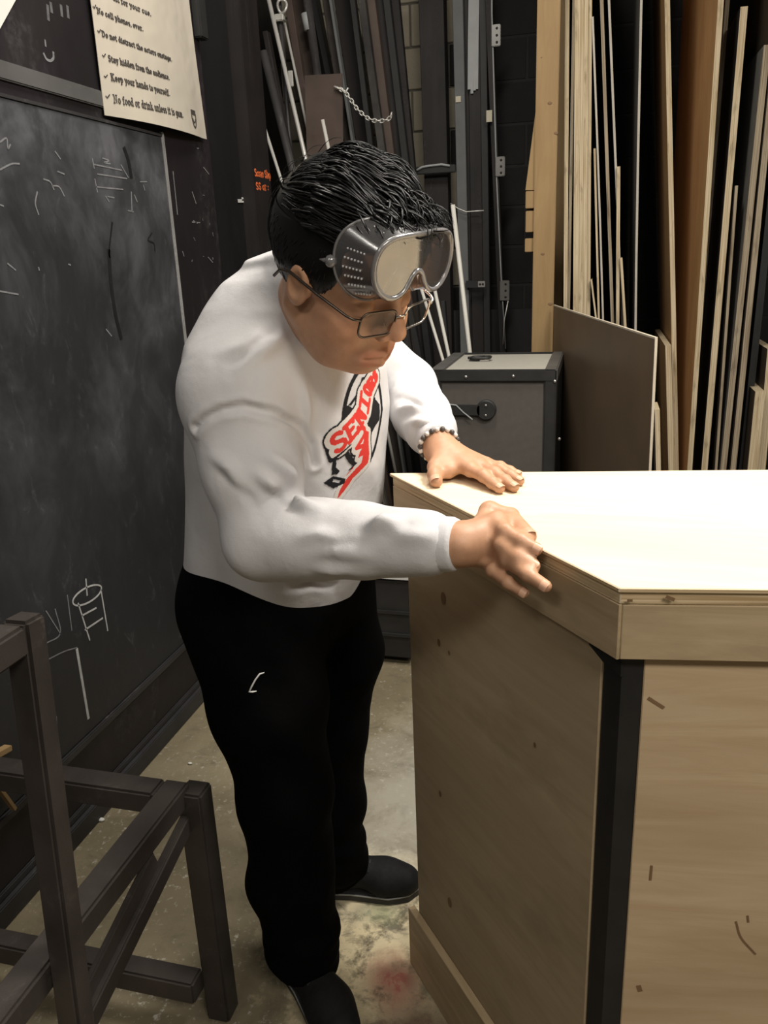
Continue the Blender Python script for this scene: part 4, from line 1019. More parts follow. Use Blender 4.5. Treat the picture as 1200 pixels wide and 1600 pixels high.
def surface(sdf, lo, hi, h, nb=16):
    """sparse surface nets: quads of the zero level set"""
    lo = np.array(lo, float); n = np.ceil((np.array(hi)-lo)/h/nb).astype(int)+1; NN = n*nb+2
    g = np.arange(nb+1); GI = np.stack(np.meshgrid(g, g, g, indexing='ij'), -1).reshape(-1, 3)
    R = nb*h*0.87; key = lambda I: (I[:, 0]*NN[1]+I[:, 1])*NN[2]+I[:, 2]
    ids, pos, quads = [], [], []
    corner = [(0, 0, 0), (1, 0, 0), (0, 1, 0), (1, 1, 0), (0, 0, 1), (1, 0, 1), (0, 1, 1), (1, 1, 1)]
    edges = [(0, 1), (2, 3), (4, 5), (6, 7), (0, 2), (1, 3), (4, 6), (5, 7), (0, 4), (1, 5), (2, 6), (3, 7)]
    for bx in range(n[0]):
        for by in range(n[1]):
            for bz in range(n[2]):
                b0 = np.array([bx, by, bz])*nb; c = lo+(b0+nb/2)*h
                ops = sdf.culled(c, R)
                if not any(o[0] == 'u' for o in ops): continue
                P = lo+(GI+b0)*h; D = sdf(P, ops).reshape((nb+1,)*3)
                if D.min() > 0 or D.max() < 0: continue
                sg = D < 0
                cs = [D[a:nb+a, b:nb+b, c_:nb+c_] for a, b, c_ in corner]; ss = np.stack([x < 0 for x in cs])
                act = ss.any(0) & ~ss.all(0); I = np.argwhere(act)
                if len(I):
                    dv = np.stack([x[act] for x in cs], 1); acc = np.zeros((len(I), 3)); cnt = np.zeros(len(I))
                    for a, b in edges:
                        m = (dv[:, a] < 0) != (dv[:, b] < 0)
                        t = dv[:, a]/(dv[:, a]-dv[:, b]+1e-20)
                        pa = np.array(corner[a], float); pb = np.array(corner[b], float)
                        acc[m] += pa+(pb-pa)*t[m][:, None]; cnt[m] += 1
                    pos.append(lo+(I+b0+acc/cnt[:, None])*h); ids.append(key(I+b0))
                for ax in range(3):
                    o1, o2 = [(1, 2), (2, 0), (0, 1)][ax]
                    sl0 = [slice(0, nb)]*3; sl1 = [slice(0, nb)]*3; sl1[ax] = slice(1, nb+1)
                    a_, b_ = sg[tuple(sl0)], sg[tuple(sl1)]; J = np.argwhere(a_ != b_)
                    if not len(J): continue
                    fl = a_[tuple(J.T)]; J = J+b0; e1 = np.zeros(3, int); e1[o1] = 1; e2 = np.zeros(3, int); e2[o2] = 1
                    ok = (J[:, o1] > 0) & (J[:, o2] > 0); J = J[ok]; fl = fl[ok]
                    q = np.stack([key(J-e1-e2), key(J-e2), key(J), key(J-e1)], 1)
                    q[~fl] = q[~fl][:, ::-1]; quads.append(q)
    ids = np.concatenate(ids); pos = np.concatenate(pos); quads = np.concatenate(quads)
    o = np.argsort(ids); ids = ids[o]; pos = pos[o]
    k = np.searchsorted(ids, quads); k = np.clip(k, 0, len(ids)-1); good = (ids[k] == quads).all(1)
    return pos, k[good]
def grad_normals(sdf, V, e=0.002):
    N = np.zeros_like(V)
    for i in range(3):
        d = np.zeros(3); d[i] = e
        N[:, i] = sdf(V+d)-sdf(V-d)
    return N/(np.linalg.norm(N, axis=1)[:, None]+1e-9)
def laplace(V, Q, it=2, lam=0.5):
    E = np.concatenate([Q[:, [0, 1]], Q[:, [1, 2]], Q[:, [2, 3]], Q[:, [3, 0]]])
    for _ in range(it):
        A = np.zeros_like(V); c = np.zeros(len(V))
        for i in range(3): A[:, i] = np.bincount(E[:, 0], V[E[:, 1], i], len(V))+np.bincount(E[:, 1], V[E[:, 0], i], len(V))
        c = np.bincount(E[:, 0], minlength=len(V))+np.bincount(E[:, 1], minlength=len(V))
        V = V+lam*(A/np.maximum(c, 1)[:, None]-V)
    return V
def quads_obj(name, V, Q, mat, parent, attr=None):
    me = bpy.data.meshes.new(name); off = parent_world(parent) if parent else np.zeros(3)
    me.vertices.add(len(V)); me.vertices.foreach_set('co', (V-off).astype(np.float32).ravel())
    me.loops.add(Q.size); me.loops.foreach_set('vertex_index', Q.astype(np.int32).ravel())
    me.polygons.add(len(Q)); me.polygons.foreach_set('loop_start', np.arange(0, Q.size, 4, dtype=np.int32))
    me.polygons.foreach_set('use_smooth', np.ones(len(Q), bool))
    me.materials.append(mat); me.update(calc_edges=True); me.validate()
    if attr is not None:
        a = me.color_attributes.new('tint', 'FLOAT_COLOR', 'POINT'); a.data.foreach_set('color', attr.astype(np.float32).ravel())
    return link(bpy.data.objects.new(name, me), parent)
def bvh(V, Q): return BVHTree.FromPolygons([tuple(p) for p in V.tolist()], Q.tolist())
def trace(tree, px, py):
    h = tree.ray_cast(Vector(CAM_C.tolist()), Vector(nrm(ray(px, py)).tolist()))
    return None if h[0] is None else np.array(h[0])
def seg_dist(V, A, B):
    ab = B-A; h = np.clip(((V-A)@ab)/(ab@ab+1e-12), 0, 1); return np.linalg.norm(V-A-h[:, None]*ab, axis=1)
def poly_dist(V, pts):
    d = np.full(len(V), 9.0)
    for a, b in zip(pts[:-1], pts[1:]): d = np.minimum(d, seg_dist(V, a, b))
    return d
def fold(V, N, tree, pls, amp, w):
    """raise (amp>0) or press (amp<0) a soft cloth fold along lines surveyed on the cloth"""
    out = np.zeros(len(V)); amp *= 1.75; w *= .80
    for pl in pls:
        pts = [trace(tree, *q) for q in pl]; pts = [p for p in pts if p is not None]
        if len(pts) < 2 or max(np.linalg.norm(b-a) for a, b in zip(pts[:-1], pts[1:])) > .085: continue
        c = np.mean(pts, 0); m = np.linalg.norm(V-c, axis=1) < 0.35
        d = poly_dist(V[m], pts); o = np.zeros(len(V)); Lp = sum(np.linalg.norm(b-a) for a, b in zip(pts[:-1], pts[1:]))
        e = np.minimum(np.linalg.norm(V[m]-pts[0], axis=1), np.linalg.norm(V[m]-pts[-1], axis=1))/(.38*Lp+.01); e = np.clip(e, 0, 1); e = e*e*(3-2*e)
        o[m] = np.exp(-(d/w)**2)*e; out = np.maximum(out, o)
    q = np.clip((V[:, 2]-.83)/.05, 0, 1)
    return V+N*(out*amp*(.25+.75*q))[:, None]

# ---- materials of the figure
def mat_skin():
    n = NT('warm_skin'); at = n.new('ShaderNodeAttribute'); at.attribute_name = 'tint'
    a = n.noise(n.coord('Object'), 60, 4, 0.6); b = n.noise(n.coord('Object'), 420, 3, 0.6)
    col = n.mix(n.ramp(a, [(0.3, 0.0), (0.7, 1.0)]), (0.44, 0.235, 0.135), (0.51, 0.28, 0.168))
    col = n.mix(1.0, col, at.outputs['Color'], 'MULTIPLY')
    n.base(col); n.bump(b, 0.12, 0.0012)
    n.b.inputs['Subsurface Radius'].default_value = (0.006, 0.0025, 0.0012); n.b.inputs['Subsurface Scale'].default_value = 1.0
    return n.set(rough=0.46, spec=0.4, sss=0.12)
M['skin'] = mat_skin()
M['nail'] = mat_plain('finger_nail', (0.55, 0.32, 0.21), 0.35)
def mat_cloth(name, c, c2, rough=0.9, weave=900):
    n = NT(name); a = n.noise(n.coord('Object'), 7, 4, 0.6); b = n.noise(n.coord('Object', (1, 1, 1)), weave, 2, 0.6); c3 = n.noise(n.coord('Object'), 30, 4, 0.6)
    n.base(n.mix(n.ramp(a, [(0.3, 0.0), (0.7, 1.0)]), c, c2)); rg = n.noise(n.coord('Object', (1, 1, 0.7), (0.3, 0.5, 0.2)), 9.0, 2, 0.5, 0.5)
    n.bump(n.math('ADD', n.math('MULTIPLY', n.math('ADD', n.math('MULTIPLY', b, 0.2), c3), 0.12), n.math('MULTIPLY', rg, 0.7)), 0.60, 0.020)
    return n.set(rough=rough, spec=0.12)
M['shirt'] = mat_cloth('white_cotton', (0.64, 0.625, 0.625), (0.59, 0.575, 0.58))
M['trouser'] = mat_cloth('black_jersey', (0.0012, 0.0012, 0.0013), (0.002, 0.0019, 0.002))
M['shoe'] = mat_plain('black_shoe_cloth', (0.005, 0.005, 0.0055), 0.75, 0, 0.6, 90, 0.25)
M['sole'] = mat_plain('dark_rubber_sole', (0.02, 0.02, 0.02), 0.6, 0, 0.5)
M['sole_line'] = mat_plain('grey_sole_line', (0.22, 0.22, 0.21), 0.5)
n = NT('black_hair'); n.base((0.0050, 0.0046, 0.0046)); M['hair'] = n.set(rough=0.40, spec=0.26)
M['lip'] = mat_plain('lip', (0.33, 0.13, 0.10), 0.4)
def mat_clear(name, tint, gloss, body, rough=0.05, bodyc=(0.75, 0.72, 0.72)):
    m = bpy.data.materials.new(name); m.use_nodes = True; t = m.node_tree; t.nodes.clear()
    o = t.nodes.new('ShaderNodeOutputMaterial'); tr = t.nodes.new('ShaderNodeBsdfTransparent'); tr.inputs[0].default_value = (*tint, 1)
    gl = t.nodes.new('ShaderNodeBsdfGlossy'); gl.inputs['Roughness'].default_value = rough
    di = t.nodes.new('ShaderNodeBsdfTranslucent'); df = t.nodes.new('ShaderNodeBsdfDiffuse'); df.inputs[0].default_value = (*bodyc, 1); di.inputs[0].default_value = (*bodyc, 1)
    ad = t.nodes.new('ShaderNodeMixShader'); ad.inputs[0].default_value = 0.5; t.links.new(df.outputs[0], ad.inputs[1]); t.links.new(di.outputs[0], ad.inputs[2])
    m1 = t.nodes.new('ShaderNodeMixShader'); m1.inputs[0].default_value = body; t.links.new(tr.outputs[0], m1.inputs[1]); t.links.new(ad.outputs[0], m1.inputs[2])
    lw = t.nodes.new('ShaderNodeLayerWeight'); lw.inputs[0].default_value = gloss
    m2 = t.nodes.new('ShaderNodeMixShader'); t.links.new(lw.outputs['Fresnel'], m2.inputs[0]); t.links.new(m1.outputs[0], m2.inputs[1]); t.links.new(gl.outputs[0], m2.inputs[2])
    t.links.new(m2.outputs[0], o.inputs[0]); return m
M['vinyl'] = mat_clear('clear_vinyl', (0.80, 0.79, 0.80), 0.66, 0.13, 0.16)
M['vinyl_rim'] = mat_clear('thick_clear_vinyl', (0.6, 0.6, 0.61), 0.55, 0.42, 0.15)
M['vent'] = mat_plain('frosted_vent', (0.5, 0.48, 0.48), 0.35, 0, 0.1)
M['goggle_lens'] = mat_clear('goggle_lens', (0.84, 0.82, 0.80), 0.62, 0.10, 0.10)
M['specs_lens'] = mat_clear('spectacle_lens', (0.95, 0.95, 0.95), 0.22, 0.0, 0.02)
M['specs_frame'] = mat_plain('bronze_spectacle_frame', (0.09, 0.07, 0.055), 0.3, 0.8)
M['specs_silver'] = mat_plain('silver_spectacle_rim', (0.55, 0.52, 0.48), 0.25, 0.9)

# ---- head frame
HS = 1.10
def camdir(v): return CAM_R@np.array(v, float)
HA = nrm(camdir((0.69, 0.33, -0.64))); HF = camdir((0.62, -0.62, 0.48)); HF = nrm(HF-HA*(HF@HA)); HU = np.cross(HF, HA)
HC = on_t(527, 426, 1.13)
HM = np.stack([HF, HA, HU])                       # rows: local axes in world
def hw(p): return HC+HS*(np.array(p, float)@HM)   # head-local to world
def hl(P): return ((P-HC)@HM.T)/HS
def head_local(L):
    y = np.abs(L[:, 1]); Ls = np.stack([L[:, 0], y, L[:, 2]], 1)
    d = ell((-.008, 0, .042), (.090, .075, .084))(Ls)
    d = smin(d, ell((.030, 0, .045), (.070, .064, .064))(Ls), .03)
    d = smin(d, ell((.045, 0, -.030), (.052, .060, .070))(Ls), .03)
    d = smin(d, ell((.040, 0, -.066), (.050, .052, .036))(Ls), .03)
    d = smin(d, rc((-.005, .054, -.040), (.046, .036, -.070), .018, .019)(Ls), .03)
    d = smin(d, ell((.076, 0, -.082), (.020, .024, .018))(Ls), .02)
    d = smin(d, ell((.062, .040, -.035), (.030, .026, .030))(Ls), .02)
    d = smin(d, rc((.090, 0, .026), (.080, .045, .022), .012, .010)(Ls), .016)
    d = smax(d, -ell((.106, .033, .004), (.020, .020, .013))(Ls), .014)
    d = smin(d, ell((.079, .033, .002), (.0165, .017, .015))(Ls), .004)
    d = smin(d, rc((.096, 0, .018), (.118, 0, -.020), .0085, .0125)(Ls), .012)
    d = smin(d, ell((.107, .0135, -.027), (.011, .009, .009))(Ls), .006)
    d = smax(d, -ell((.113, .008, -.036), (.006, .0045, .005))(Ls), .003)
    d = smin(d, ell((.088, 0, -.062), (.018, .030, .020))(Ls), .016)
    d = smin(d, rc((.1065, 0, -.0575), (.094, .025, -.063), .0062, .003)(Ls), .005)
    d = smin(d, rc((.1045, 0, -.0705), (.093, .022, -.066), .0072, .003)(Ls), .005)
    d = smax(d, -rc((.113, 0, -.0635), (.099, .026, -.0645), .0018, .0012)(Ls), .003)
    # ear
    e = ell((.014, .0785, .003), (.0165, .0085, .027), None)(np.stack([Ls[:, 0]+.4*(Ls[:, 1]-.079), Ls[:, 1], Ls[:, 2]], 1))
    e = smax(e, -ell((.016, .087, .005), (.010, .0075, .017))(Ls), .005)
    e = smin(e, rc((.027, .073, .006), (.027, .073, -.002), .0045, .0045)(Ls), .005)
    d = smin(d, e, .006)
    return d*HS
body = SDF()
body.add(lambda P: head_local(hl(P)))
NB = np.array([-.475, 1.262, 1.355])
body.add(rc(NB, hw((-.022, 0, -.040)), .064, .056), .025)
body.add(rc(hw((0.0, 0, -.07)), np.array([-.42, 1.235, 1.33]), .045, .05), .03)
FT = nrm((.99, -.12, 0)); LT = nrm((.12, .99, 0))
# trunk, arms and legs under the clothes
body.add(ell((-.53, 1.305, 1.18), (.135, .165, .20)), .05)
body.add(ell((-.575, 1.335, .92), (.135, .16, .15)), .06)
SR, ER, WR = np.array([-.518, 1.105, 1.265]), np.array([-.470, 1.045, 1.055]), np.array([-.172, .985, 1.082])
SL, EL, WL = np.array([-.490, 1.475, 1.315]), np.array([-.372, 1.575, 1.195]), np.array([-.262, 1.338, 1.137])
for s, e, w in ((SR, ER, WR), (SL, EL, WL)):
    body.add(rc(NB*0.4+s*0.6, s, .06, .058), .04); body.add(rc(s, e, .052, .042), .02); body.add(rc(e, e*.4+w*.6, .042, .034), .02); body.add(rc(e*.4+w*.6, w, .034, .025), .015)
legs = {'R': [(-.590, 1.235, .87), (-.555, 1.215, .50), (-.545, 1.205, .09)], 'L': [(-.545, 1.435, .87), (-.535, 1.455, .50), (-.550, 1.462, .09)]}
for k_, (a, b, c) in legs.items():
    body.add(rc(a, b, .085, .058), .03); body.add(rc(b, c, .056, .038), .02)
body.add(rc((-.545, 1.205, .07), (-.46, 1.125, .040), .026, .02), .01); body.add(rc((-.55, 1.462, .07), (-.44, 1.485, .040), .026, .02), .01)
# hands: joints in metres, radius per joint
nails = []
def finger(pts, r0, r1, k=.008, nail_up=None):
    f = SDF(); n_ = len(pts); rs = np.linspace(r0, r1, n_)
    for i in range(n_-1): f.add(rc(pts[i], pts[i+1], rs[i], rs[i+1]), .002)
    for i in range(1, n_-1): f.add(lambda P, c=np.array(pts[i], float), r=rs[i]*1.07: np.linalg.norm(P-c, axis=1)-r, .004)
    body.add(lambda P, f=f: f(P), k)
    if nail_up is not None: nails.append((np.array(pts[-2], float), np.array(pts[-1], float), r1, nrm(nail_up)))
TZ0 = 1.09
# left hand flat on the counter
Lm = [np.array(p) for p in ((-.192, 1.256, 1.112), (-.181, 1.274, 1.1145), (-.175, 1.294, 1.1125), (-.175, 1.313, 1.108))]
Lt = [np.array(p) for p in ((-.138, 1.198, 1.0985), (-.117, 1.209, 1.0985), (-.112, 1.246, 1.0982), (-.119, 1.288, 1.0976))]
rr = [(.0105, .0082), (.0108, .0083), (.0102, .0080), (.0090, .0071)]
hand = SDF()
for m_, t_, (r0, r1) in zip(Lm, Lt, rr): hand.add(rc(WL+np.array([.004, -.012, -.012]), m_, .019, r0+.002), .014)
hand.add(rc(WL, WL+np.array([.03, -.03, -.018]), .026, .021), .015)
hand.add(rc(WL+np.array([.008, -.03, -.016]), (-.230, 1.262, 1.108), .018, .014), .014)
body.add(lambda P: hand(P), .012)
for m_, t_, (r0, r1) in zip(Lm, Lt, rr):
    a = m_+(t_-m_)*.46+np.array([0, 0, .0035]); b = m_+(t_-m_)*.76+np.array([0, 0, .0015])
    finger([m_, a, b, t_], r0, r1, .006, (0, 0, 1))
finger([(-.248, 1.300, 1.119), (-.252, 1.268, 1.112), (-.249, 1.243, 1.105), (-.243, 1.222, 1.1005)], .015, .0105, .012, (-.5, 0, 1))
# right hand working along the facet's edge, thumb on top, fingers down outside
faceN = nrm((-.768, -.641, 0)); faceD = nrm((dA[0], dA[1], 0))*-1.0       # outward, and along the edge toward the near corner
E0 = np.array([N0[0], N0[1], TZ0])
def edge_pt(px, py, out, z=None):
    return on_plane(px, py, E0+faceN*out, faceN) if z is None else on_z(px, py, z)
Rm = [edge_pt(776, 816, .016), edge_pt(771, 836, .024), edge_pt(764, 855, .029), edge_pt(757, 872, .033)]
Rt = [edge_pt(838, 858, .010), edge_pt(834, 884, .020), edge_pt(852, 916, .026), edge_pt(818, 926, .034)]
hand2 = SDF()
for m_, r0 in zip(Rm, (.0115, .0118, .0112, .010)): hand2.add(rc(WR+np.array([.008, 0, 0]), m_, .020, r0+.0035), .018)
hand2.add(rc(WR, WR*.5+Rm[1]*.5, .026, .022), .015)
body.add(lambda P: hand2(P), .012)
for i, (m_, t_, (r0, r1)) in enumerate(zip(Rm, Rt, rr)):
    bend = faceN*(.013 if i != 2 else .008)+np.array([0, 0, .006])
    a = m_+(t_-m_)*.45+bend; b = m_+(t_-m_)*.78+bend*.7
    finger([m_, a, b, t_], r0, r1, .010, faceN+np.array([0, 0, .7]))
th = [WR+np.array([.025, .012, .004]), edge_pt(765, 800, 0, 1.108), edge_pt(797, 808, 0, 1.104), edge_pt(826, 838, 0, 1.1005)]
finger(th, .016, .0105, .012, (0, .2, 1))
V, Q = surface(body, (-.80, .84, -.01), (.04, 1.68, 1.68), 0.0030)
for _ in range(1):
    d = body(V); g = grad_normals(body, V, .0012); V = V-g*np.clip(d, -.002, .002)[:, None]
L = hl(V)
tint = np.ones((len(V), 4))
def blush(c, r, col, a):
    m = np.exp(-(np.linalg.norm((L-np.array(c))/np.array(r), axis=1)**2))*a
    tint[:, :3] = tint[:, :3]*(1-m[:, None])+np.array(col)*m[:, None]
inh = np.abs(L).max(1) < .16
for sy in (-1, 1):
    blush((.070, sy*.042, -.03), (.03, .03, .025), (1.08, .88, .84), .6)
    blush((.098, sy*.016, -.0575), (.016, .018, .0065), (.80, .52, .52), .9)
    blush((.096, sy*.014, -.071), (.016, .017, .0075), (.85, .55, .54), .9)
    m = np.exp(-((L[:, 2]-.030+.10*(np.abs(L[:, 1])-.032)**2*10)/.0055)**2)*np.exp(-((L[:, 1]-sy*.034)/.021)**4)*(L[:, 0] > .05)*.93
    tint[:, :3] = tint[:, :3]*(1-m[:, None])+np.array((.05, .045, .045))*m[:, None]
    m = np.exp(-((L[:, 2]+.0075)/.0016)**2)*np.exp(-((L[:, 1]-sy*.033)/.013)**4)*(L[:, 0] > .07)*.9
    tint[:, :3] = tint[:, :3]*(1-m[:, None])+np.array((.10, .08, .08))*m[:, None]
blush((.118, 0, -.024), (.016, .018, .014), (1.06, .86, .82), .5)
PERSON = thing('person', 'young man in white long-sleeved shirt and black trousers bending over the plywood counter', 'person', (-.55, 1.33, 0))
quads_obj('body', V, Q, M['skin'], PERSON, tint)
BODY = (V, Q)
for i, (a, b, r, up) in enumerate(nails):
    d = nrm(b-a); s = nrm(np.cross(d, up)); u = np.cross(s, d)
    c = b+d*r*.15; nv = []
    mb = MB(); nu, nw = 5, 6
    for j in range(nu):
        for k_ in range(nw):
            t = (k_/(nw-1)-.5)*2; w_ = .95 if j < nu-1 else .75
            ang = t*w_*.95; f_ = (j/(nu-1)-.45)*r*1.25
            mb.v.append(c+d*f_+(s*math.sin(ang)+u*math.cos(ang))*(r*1.03+.0003)-u*(max(0, f_)**2)*20)
    for j in range(nu-1):
        for k_ in range(nw-1): q = j*nw+k_; mb.face([q, q+1, q+nw+1, q+nw], None, 0, True)
    mb.build('finger_nail', M['nail'], PERSON)

# ---- sweatshirt
shirt = SDF()
shirt.add(loft([(.82, -.582, 1.335, .152, .180), (.90, -.575, 1.335, .166, .192), (1.0, -.550, 1.325, .172, .194), (1.1, -.533, 1.315, .172, .190), (1.2, -.518, 1.303, .168, .195), (1.27, -.512, 1.290, .158, .198), (1.33, -.505, 1.278, .135, .188), (1.38, -.500, 1.268, .105, .145), (1.42, -.492, 1.262, .08, .10), (1.44, -.487, 1.26, .05, .06)], FT, LT))
SRs = SR+np.array([-.005, .0, -.005])
shirt.add(rc((-.525, 1.18, 1.285), SRs, .092, .080), .05)
shirt.add(rc(SRs, (-.494, 1.075, 1.15), .081, .073), .03)
shirt.add(rc((-.494, 1.075, 1.15), ER+np.array([-.003, .005, 0]), .073, .062), .02)
shirt.add(rc(ER, ER*.45+WR*.55, .066, .054), .015)
shirt.add(rc(ER*.45+WR*.55, ER*.13+WR*.87, .054, .045), .012)
shirt.add(rc(ER*.12+WR*.88, WR-nrm(WR-ER)*.030, .038, .030), .010)
shirt.add(rc((-.505, 1.40, 1.30), SL, .095, .080), .05)
shirt.add(rc(SL, EL, .078, .062), .03)
shirt.add(rc(EL, EL*.45+WL*.55, .060, .053), .015)
shirt.add(rc(EL*.45+WL*.55, EL*.20+WL*.80, .053, .048), .012)
shirt.add(rc(EL*.16+WL*.84, WL-nrm(WL-EL)*.030, .036, .030), .008)
CN = nrm((.72, -.14, .68)); CCt = np.array([-.425, 1.232, 1.388])+CN*.028+np.array([.008, 0, .004])
shirt.add(rc((-.500, 1.27, 1.34), CCt-CN*.02, .115, .092), .05)
shirt.inter(lambda P: (P-CCt)@CN-6*np.maximum(0, np.linalg.norm(P-CCt, axis=1)-.17))
shirt.sub(lambda P: np.maximum(np.linalg.norm((P-CCt)-((P-CCt)@CN)[:, None]*CN, axis=1)-.074, -((P-CCt)@CN)-.03))
shirt.inter(lambda P: -(P@nrm((0.0, 0, 1)))+.827+0.02*np.sin((P[:, 0]+.43)*9)*0)
V, Q = surface(shirt, (-.82, .90, .80), (-.02, 1.70, 1.50), 0.0042)
N = grad_normals(shirt, V, .003); tree = bvh(V, Q)
# cloth folds
V = fold(V, N, tree, [[(310, 662), (345, 642), (380, 636), (430, 645), (470, 668), (492, 700)]], -.009, .007)
V = fold(V, N, tree, [[(318, 676), (380, 650), (440, 662), (480, 690)]], .008, .012)
V = fold(V, N, tree, [[(372, 720), (420, 755), (470, 790), (520, 800)], [(400, 700), (450, 740), (500, 780)], [(360, 590), (425, 540), (462, 500)], [(560, 830), (600, 818), (640, 822)]], .012, .012)
V = fold(V, N, tree, [[(385, 735), (430, 772), (480, 805)], [(455, 650), (478, 710), (488, 770)], [(360, 893), (440, 888)], [(445, 700), (490, 800), (520, 850)]], -.011, .009)
V = fold(V, N, tree, [[(400, 910), (470, 900), (540, 912)], [(440, 938), (500, 926), (545, 922)]], .011, .011)
V = fold(V, N, tree, [[(440, 918), (490, 912), (530, 915)]], -.010, .008)
V = fold(V, N, tree, [[(620, 560), (660, 590)], [(612, 600), (650, 612), (680, 640)], [(615, 640), (650, 640), (690, 660)], [(640, 560), (668, 600)], [(625, 668), (660, 660), (700, 668)]], .009, .009)
V = fold(V, N, tree, [[(616, 580), (655, 602)], [(614, 622), (650, 628), (686, 650)], [(640, 668), (680, 672)]], -.008, .007)
V = fold(V, N, tree, [[(470, 870), (520, 860), (600, 870)], [(450, 845), (500, 835), (560, 850)], [(600, 840), (660, 838), (700, 842)], [(480, 890), (560, 892)]], .005, .012)
V = fold(V, N, tree, [[(318, 700), (360, 730), (400, 790)], [(312, 760), (350, 800), (385, 850)], [(330, 560), (380, 545), (430, 500)], [(455, 560), (478, 640), (488, 690)], [(310, 830), (350, 850), (420, 865)]], .007, .013)
V = fold(V, N, tree, [[(330, 720), (375, 760), (410, 800)], [(345, 575), (400, 555), (440, 515)]], -.006, .009)
nz = np.sin(V[:, 0]*31+np.sin(V[:, 2]*17)*1.3+V[:, 1]*9)*np.sin(V[:, 2]*23+V[:, 1]*21+np.sin(V[:, 0]*13))
V = V+N*(nz*.0022)[:, None]
V = laplace(V, Q, 4, .45)
for pl in ([(306, 668), (322, 652), (345, 641), (380, 635), (430, 646), (470, 668), (487, 695), (492, 725)],):
    pts = [p for p in (trace(tree, *q) for q in pl) if p is not None]
    m = np.linalg.norm(V-pts[3], axis=1) < .3; d = poly_dist(V[m], pts); V[m] -= N[m]*(.0065*np.exp(-(d/.0045)**2)-.003*np.exp(-((d-.011)/.006)**2))[:, None]
SHIRT = quads_obj('sweatshirt', V, Q, M['shirt'], PERSON); SHIRT['label'] = 'white long-sleeved cotton shirt with a printed chest'
STREE = bvh(V, Q)
# neck ribbing
a1 = nrm(np.cross(CN, (0, 1, 0))); a2 = np.cross(CN, a1)
mb = MB()
for rr_, dn, tr in ((.0825, -.003, .0090),):
    mb.tube([CCt+CN*dn+(a1*math.cos(t)*rr_*1.02+a2*math.sin(t)*rr_*1.0) for t in np.linspace(0, 2*math.pi, 49)[:-1]], tr, 8, closed=True)
mb.build('neckband', M['shirt'], PERSON)
# cuffs
for e, w, r in ((EL, WL, .034), (ER, WR, .0345)):
    d = nrm(w-e); mb = MB(); a_ = w-d*.045; b_ = w+d*.004
    mb.tube([a_, a_+d*.006, b_-d*.006, b_, b_-d*.001], [r, r+.004, r+.002, r-.001, r-.006], 20, cap=False); mb.build('cuff', M['shirt'], PERSON)

# ---- chest print: a football behind slanted lettering, laid on the cloth
def c2(x, y): return ((500+x/6.957-572)/36*.062, (650-(560+y/6.957))/82*.085)
def inpoly(X, Y, P):
    r = np.zeros(X.shape, bool); n_ = len(P)
    for i in range(n_):
        (x0, y0), (x1, y1) = P[i], P[(i+1) % n_]
        c = ((y0 > Y) != (y1 > Y)); t = (x1-x0)*(Y-y0)/((y1-y0) if y1 != y0 else 1e-9)+x0
        r ^= c & (X < t)
    return r
def sdist(X, Y, pls):
    d = np.full(X.shape, 9.0)
    for pl in pls:
        for (x0, y0), (x1, y1) in zip(pl[:-1], pl[1:]):
            ax, ay = x1-x0, y1-y0; h = np.clip(((X-x0)*ax+(Y-y0)*ay)/(ax*ax+ay*ay+1e-12), 0, 1)
            d = np.minimum(d, np.hypot(X-x0-h*ax, Y-y0-h*ay))
    return d
STEP = .0011
us = np.arange(-.128, .100, STEP); vs = np.arange(-.150, .100, STEP)
X, Y = np.meshgrid(us, vs, indexing='ij'); K = np.zeros(X.shape, int)     # 0 none, 1 black, 2 red, 3 cream
BLK = 1; R0 = .087
ring = np.hypot(X*.085/.062, Y)
K[(ring < R0) & (ring > R0-.010)] = 1
def poly(pts, k): K[inpoly(X, Y, [c2(*p) for p in pts])] = k
inside = ring < R0
def patch(pts):
    m = inpoly(X, Y, [c2(*p) for p in pts]) & inside; K[m] = 1
patch([(445, 80), (620, 90), (600, 150), (440, 145)])
patch([(448, 195), (545, 195), (600, 150), (640, 130), (560, 260), (480, 300), (448, 310)])
patch([(245, 440), (300, 455), (335, 490), (345, 560), (370, 580), (300, 650), (225, 700)])
patch([(300, 455), (330, 460), (450, 330), (440, 300)])
patch([(630, 475), (700, 560), (710, 740), (640, 790), (590, 850), (580, 960), (560, 900), (495, 720), (510, 660), (575, 500)])
patch([(560, 960), (585, 950), (600, 1090), (580, 1190), (555, 1160)])
patch([(560, 420), (590, 410), (640, 475), (580, 505)])
patch([(360, 890), (400, 960), (440, 1010), (430, 1060), (350, 1030)])
# lettering along the slanted, slightly bowed banner
word = 'SENIORS'; anchors = [(178, 905), (275, 800), (378, 700), (452, 610), (455, 470), (555, 330), (630, 250), (690, 190)]
tops = [(170, 770), (262, 690), (350, 600), (420, 515), (450, 330), (520, 275), (600, 200), (650, 160)]
bots = [(225, 970), (320, 870), (425, 730), (510, 620), (560, 440), (590, 370), (640, 310), (690, 250)]
strokes = []
bx = [c2(*b) for b in bots]; tx = [c2(*b) for b in tops]
for i, ch in enumerate(word):
    w_, st = GLYPH[ch]
    (b0, b1), (t0, t1) = (np.array(bx[i]), np.array(bx[i+1])), (np.array(tx[i]), np.array(tx[i+1]))
    for pl in st:
        strokes.append([tuple((b0*(1-a/w_)+b1*(a/w_))*(1-h)+(t0*(1-a/w_)+t1*(a/w_))*h) for a, h in [(np.clip(q[0], .02, w_-.02), q[1]) for q in pl]])
w_, st = GLYPH['2']; o2 = np.array(c2(385, 960)); 
for pl in st: strokes.append([tuple(o2+np.array([a*.044, h*.033])) for a, h in pl])
d = sdist(X, Y, strokes)
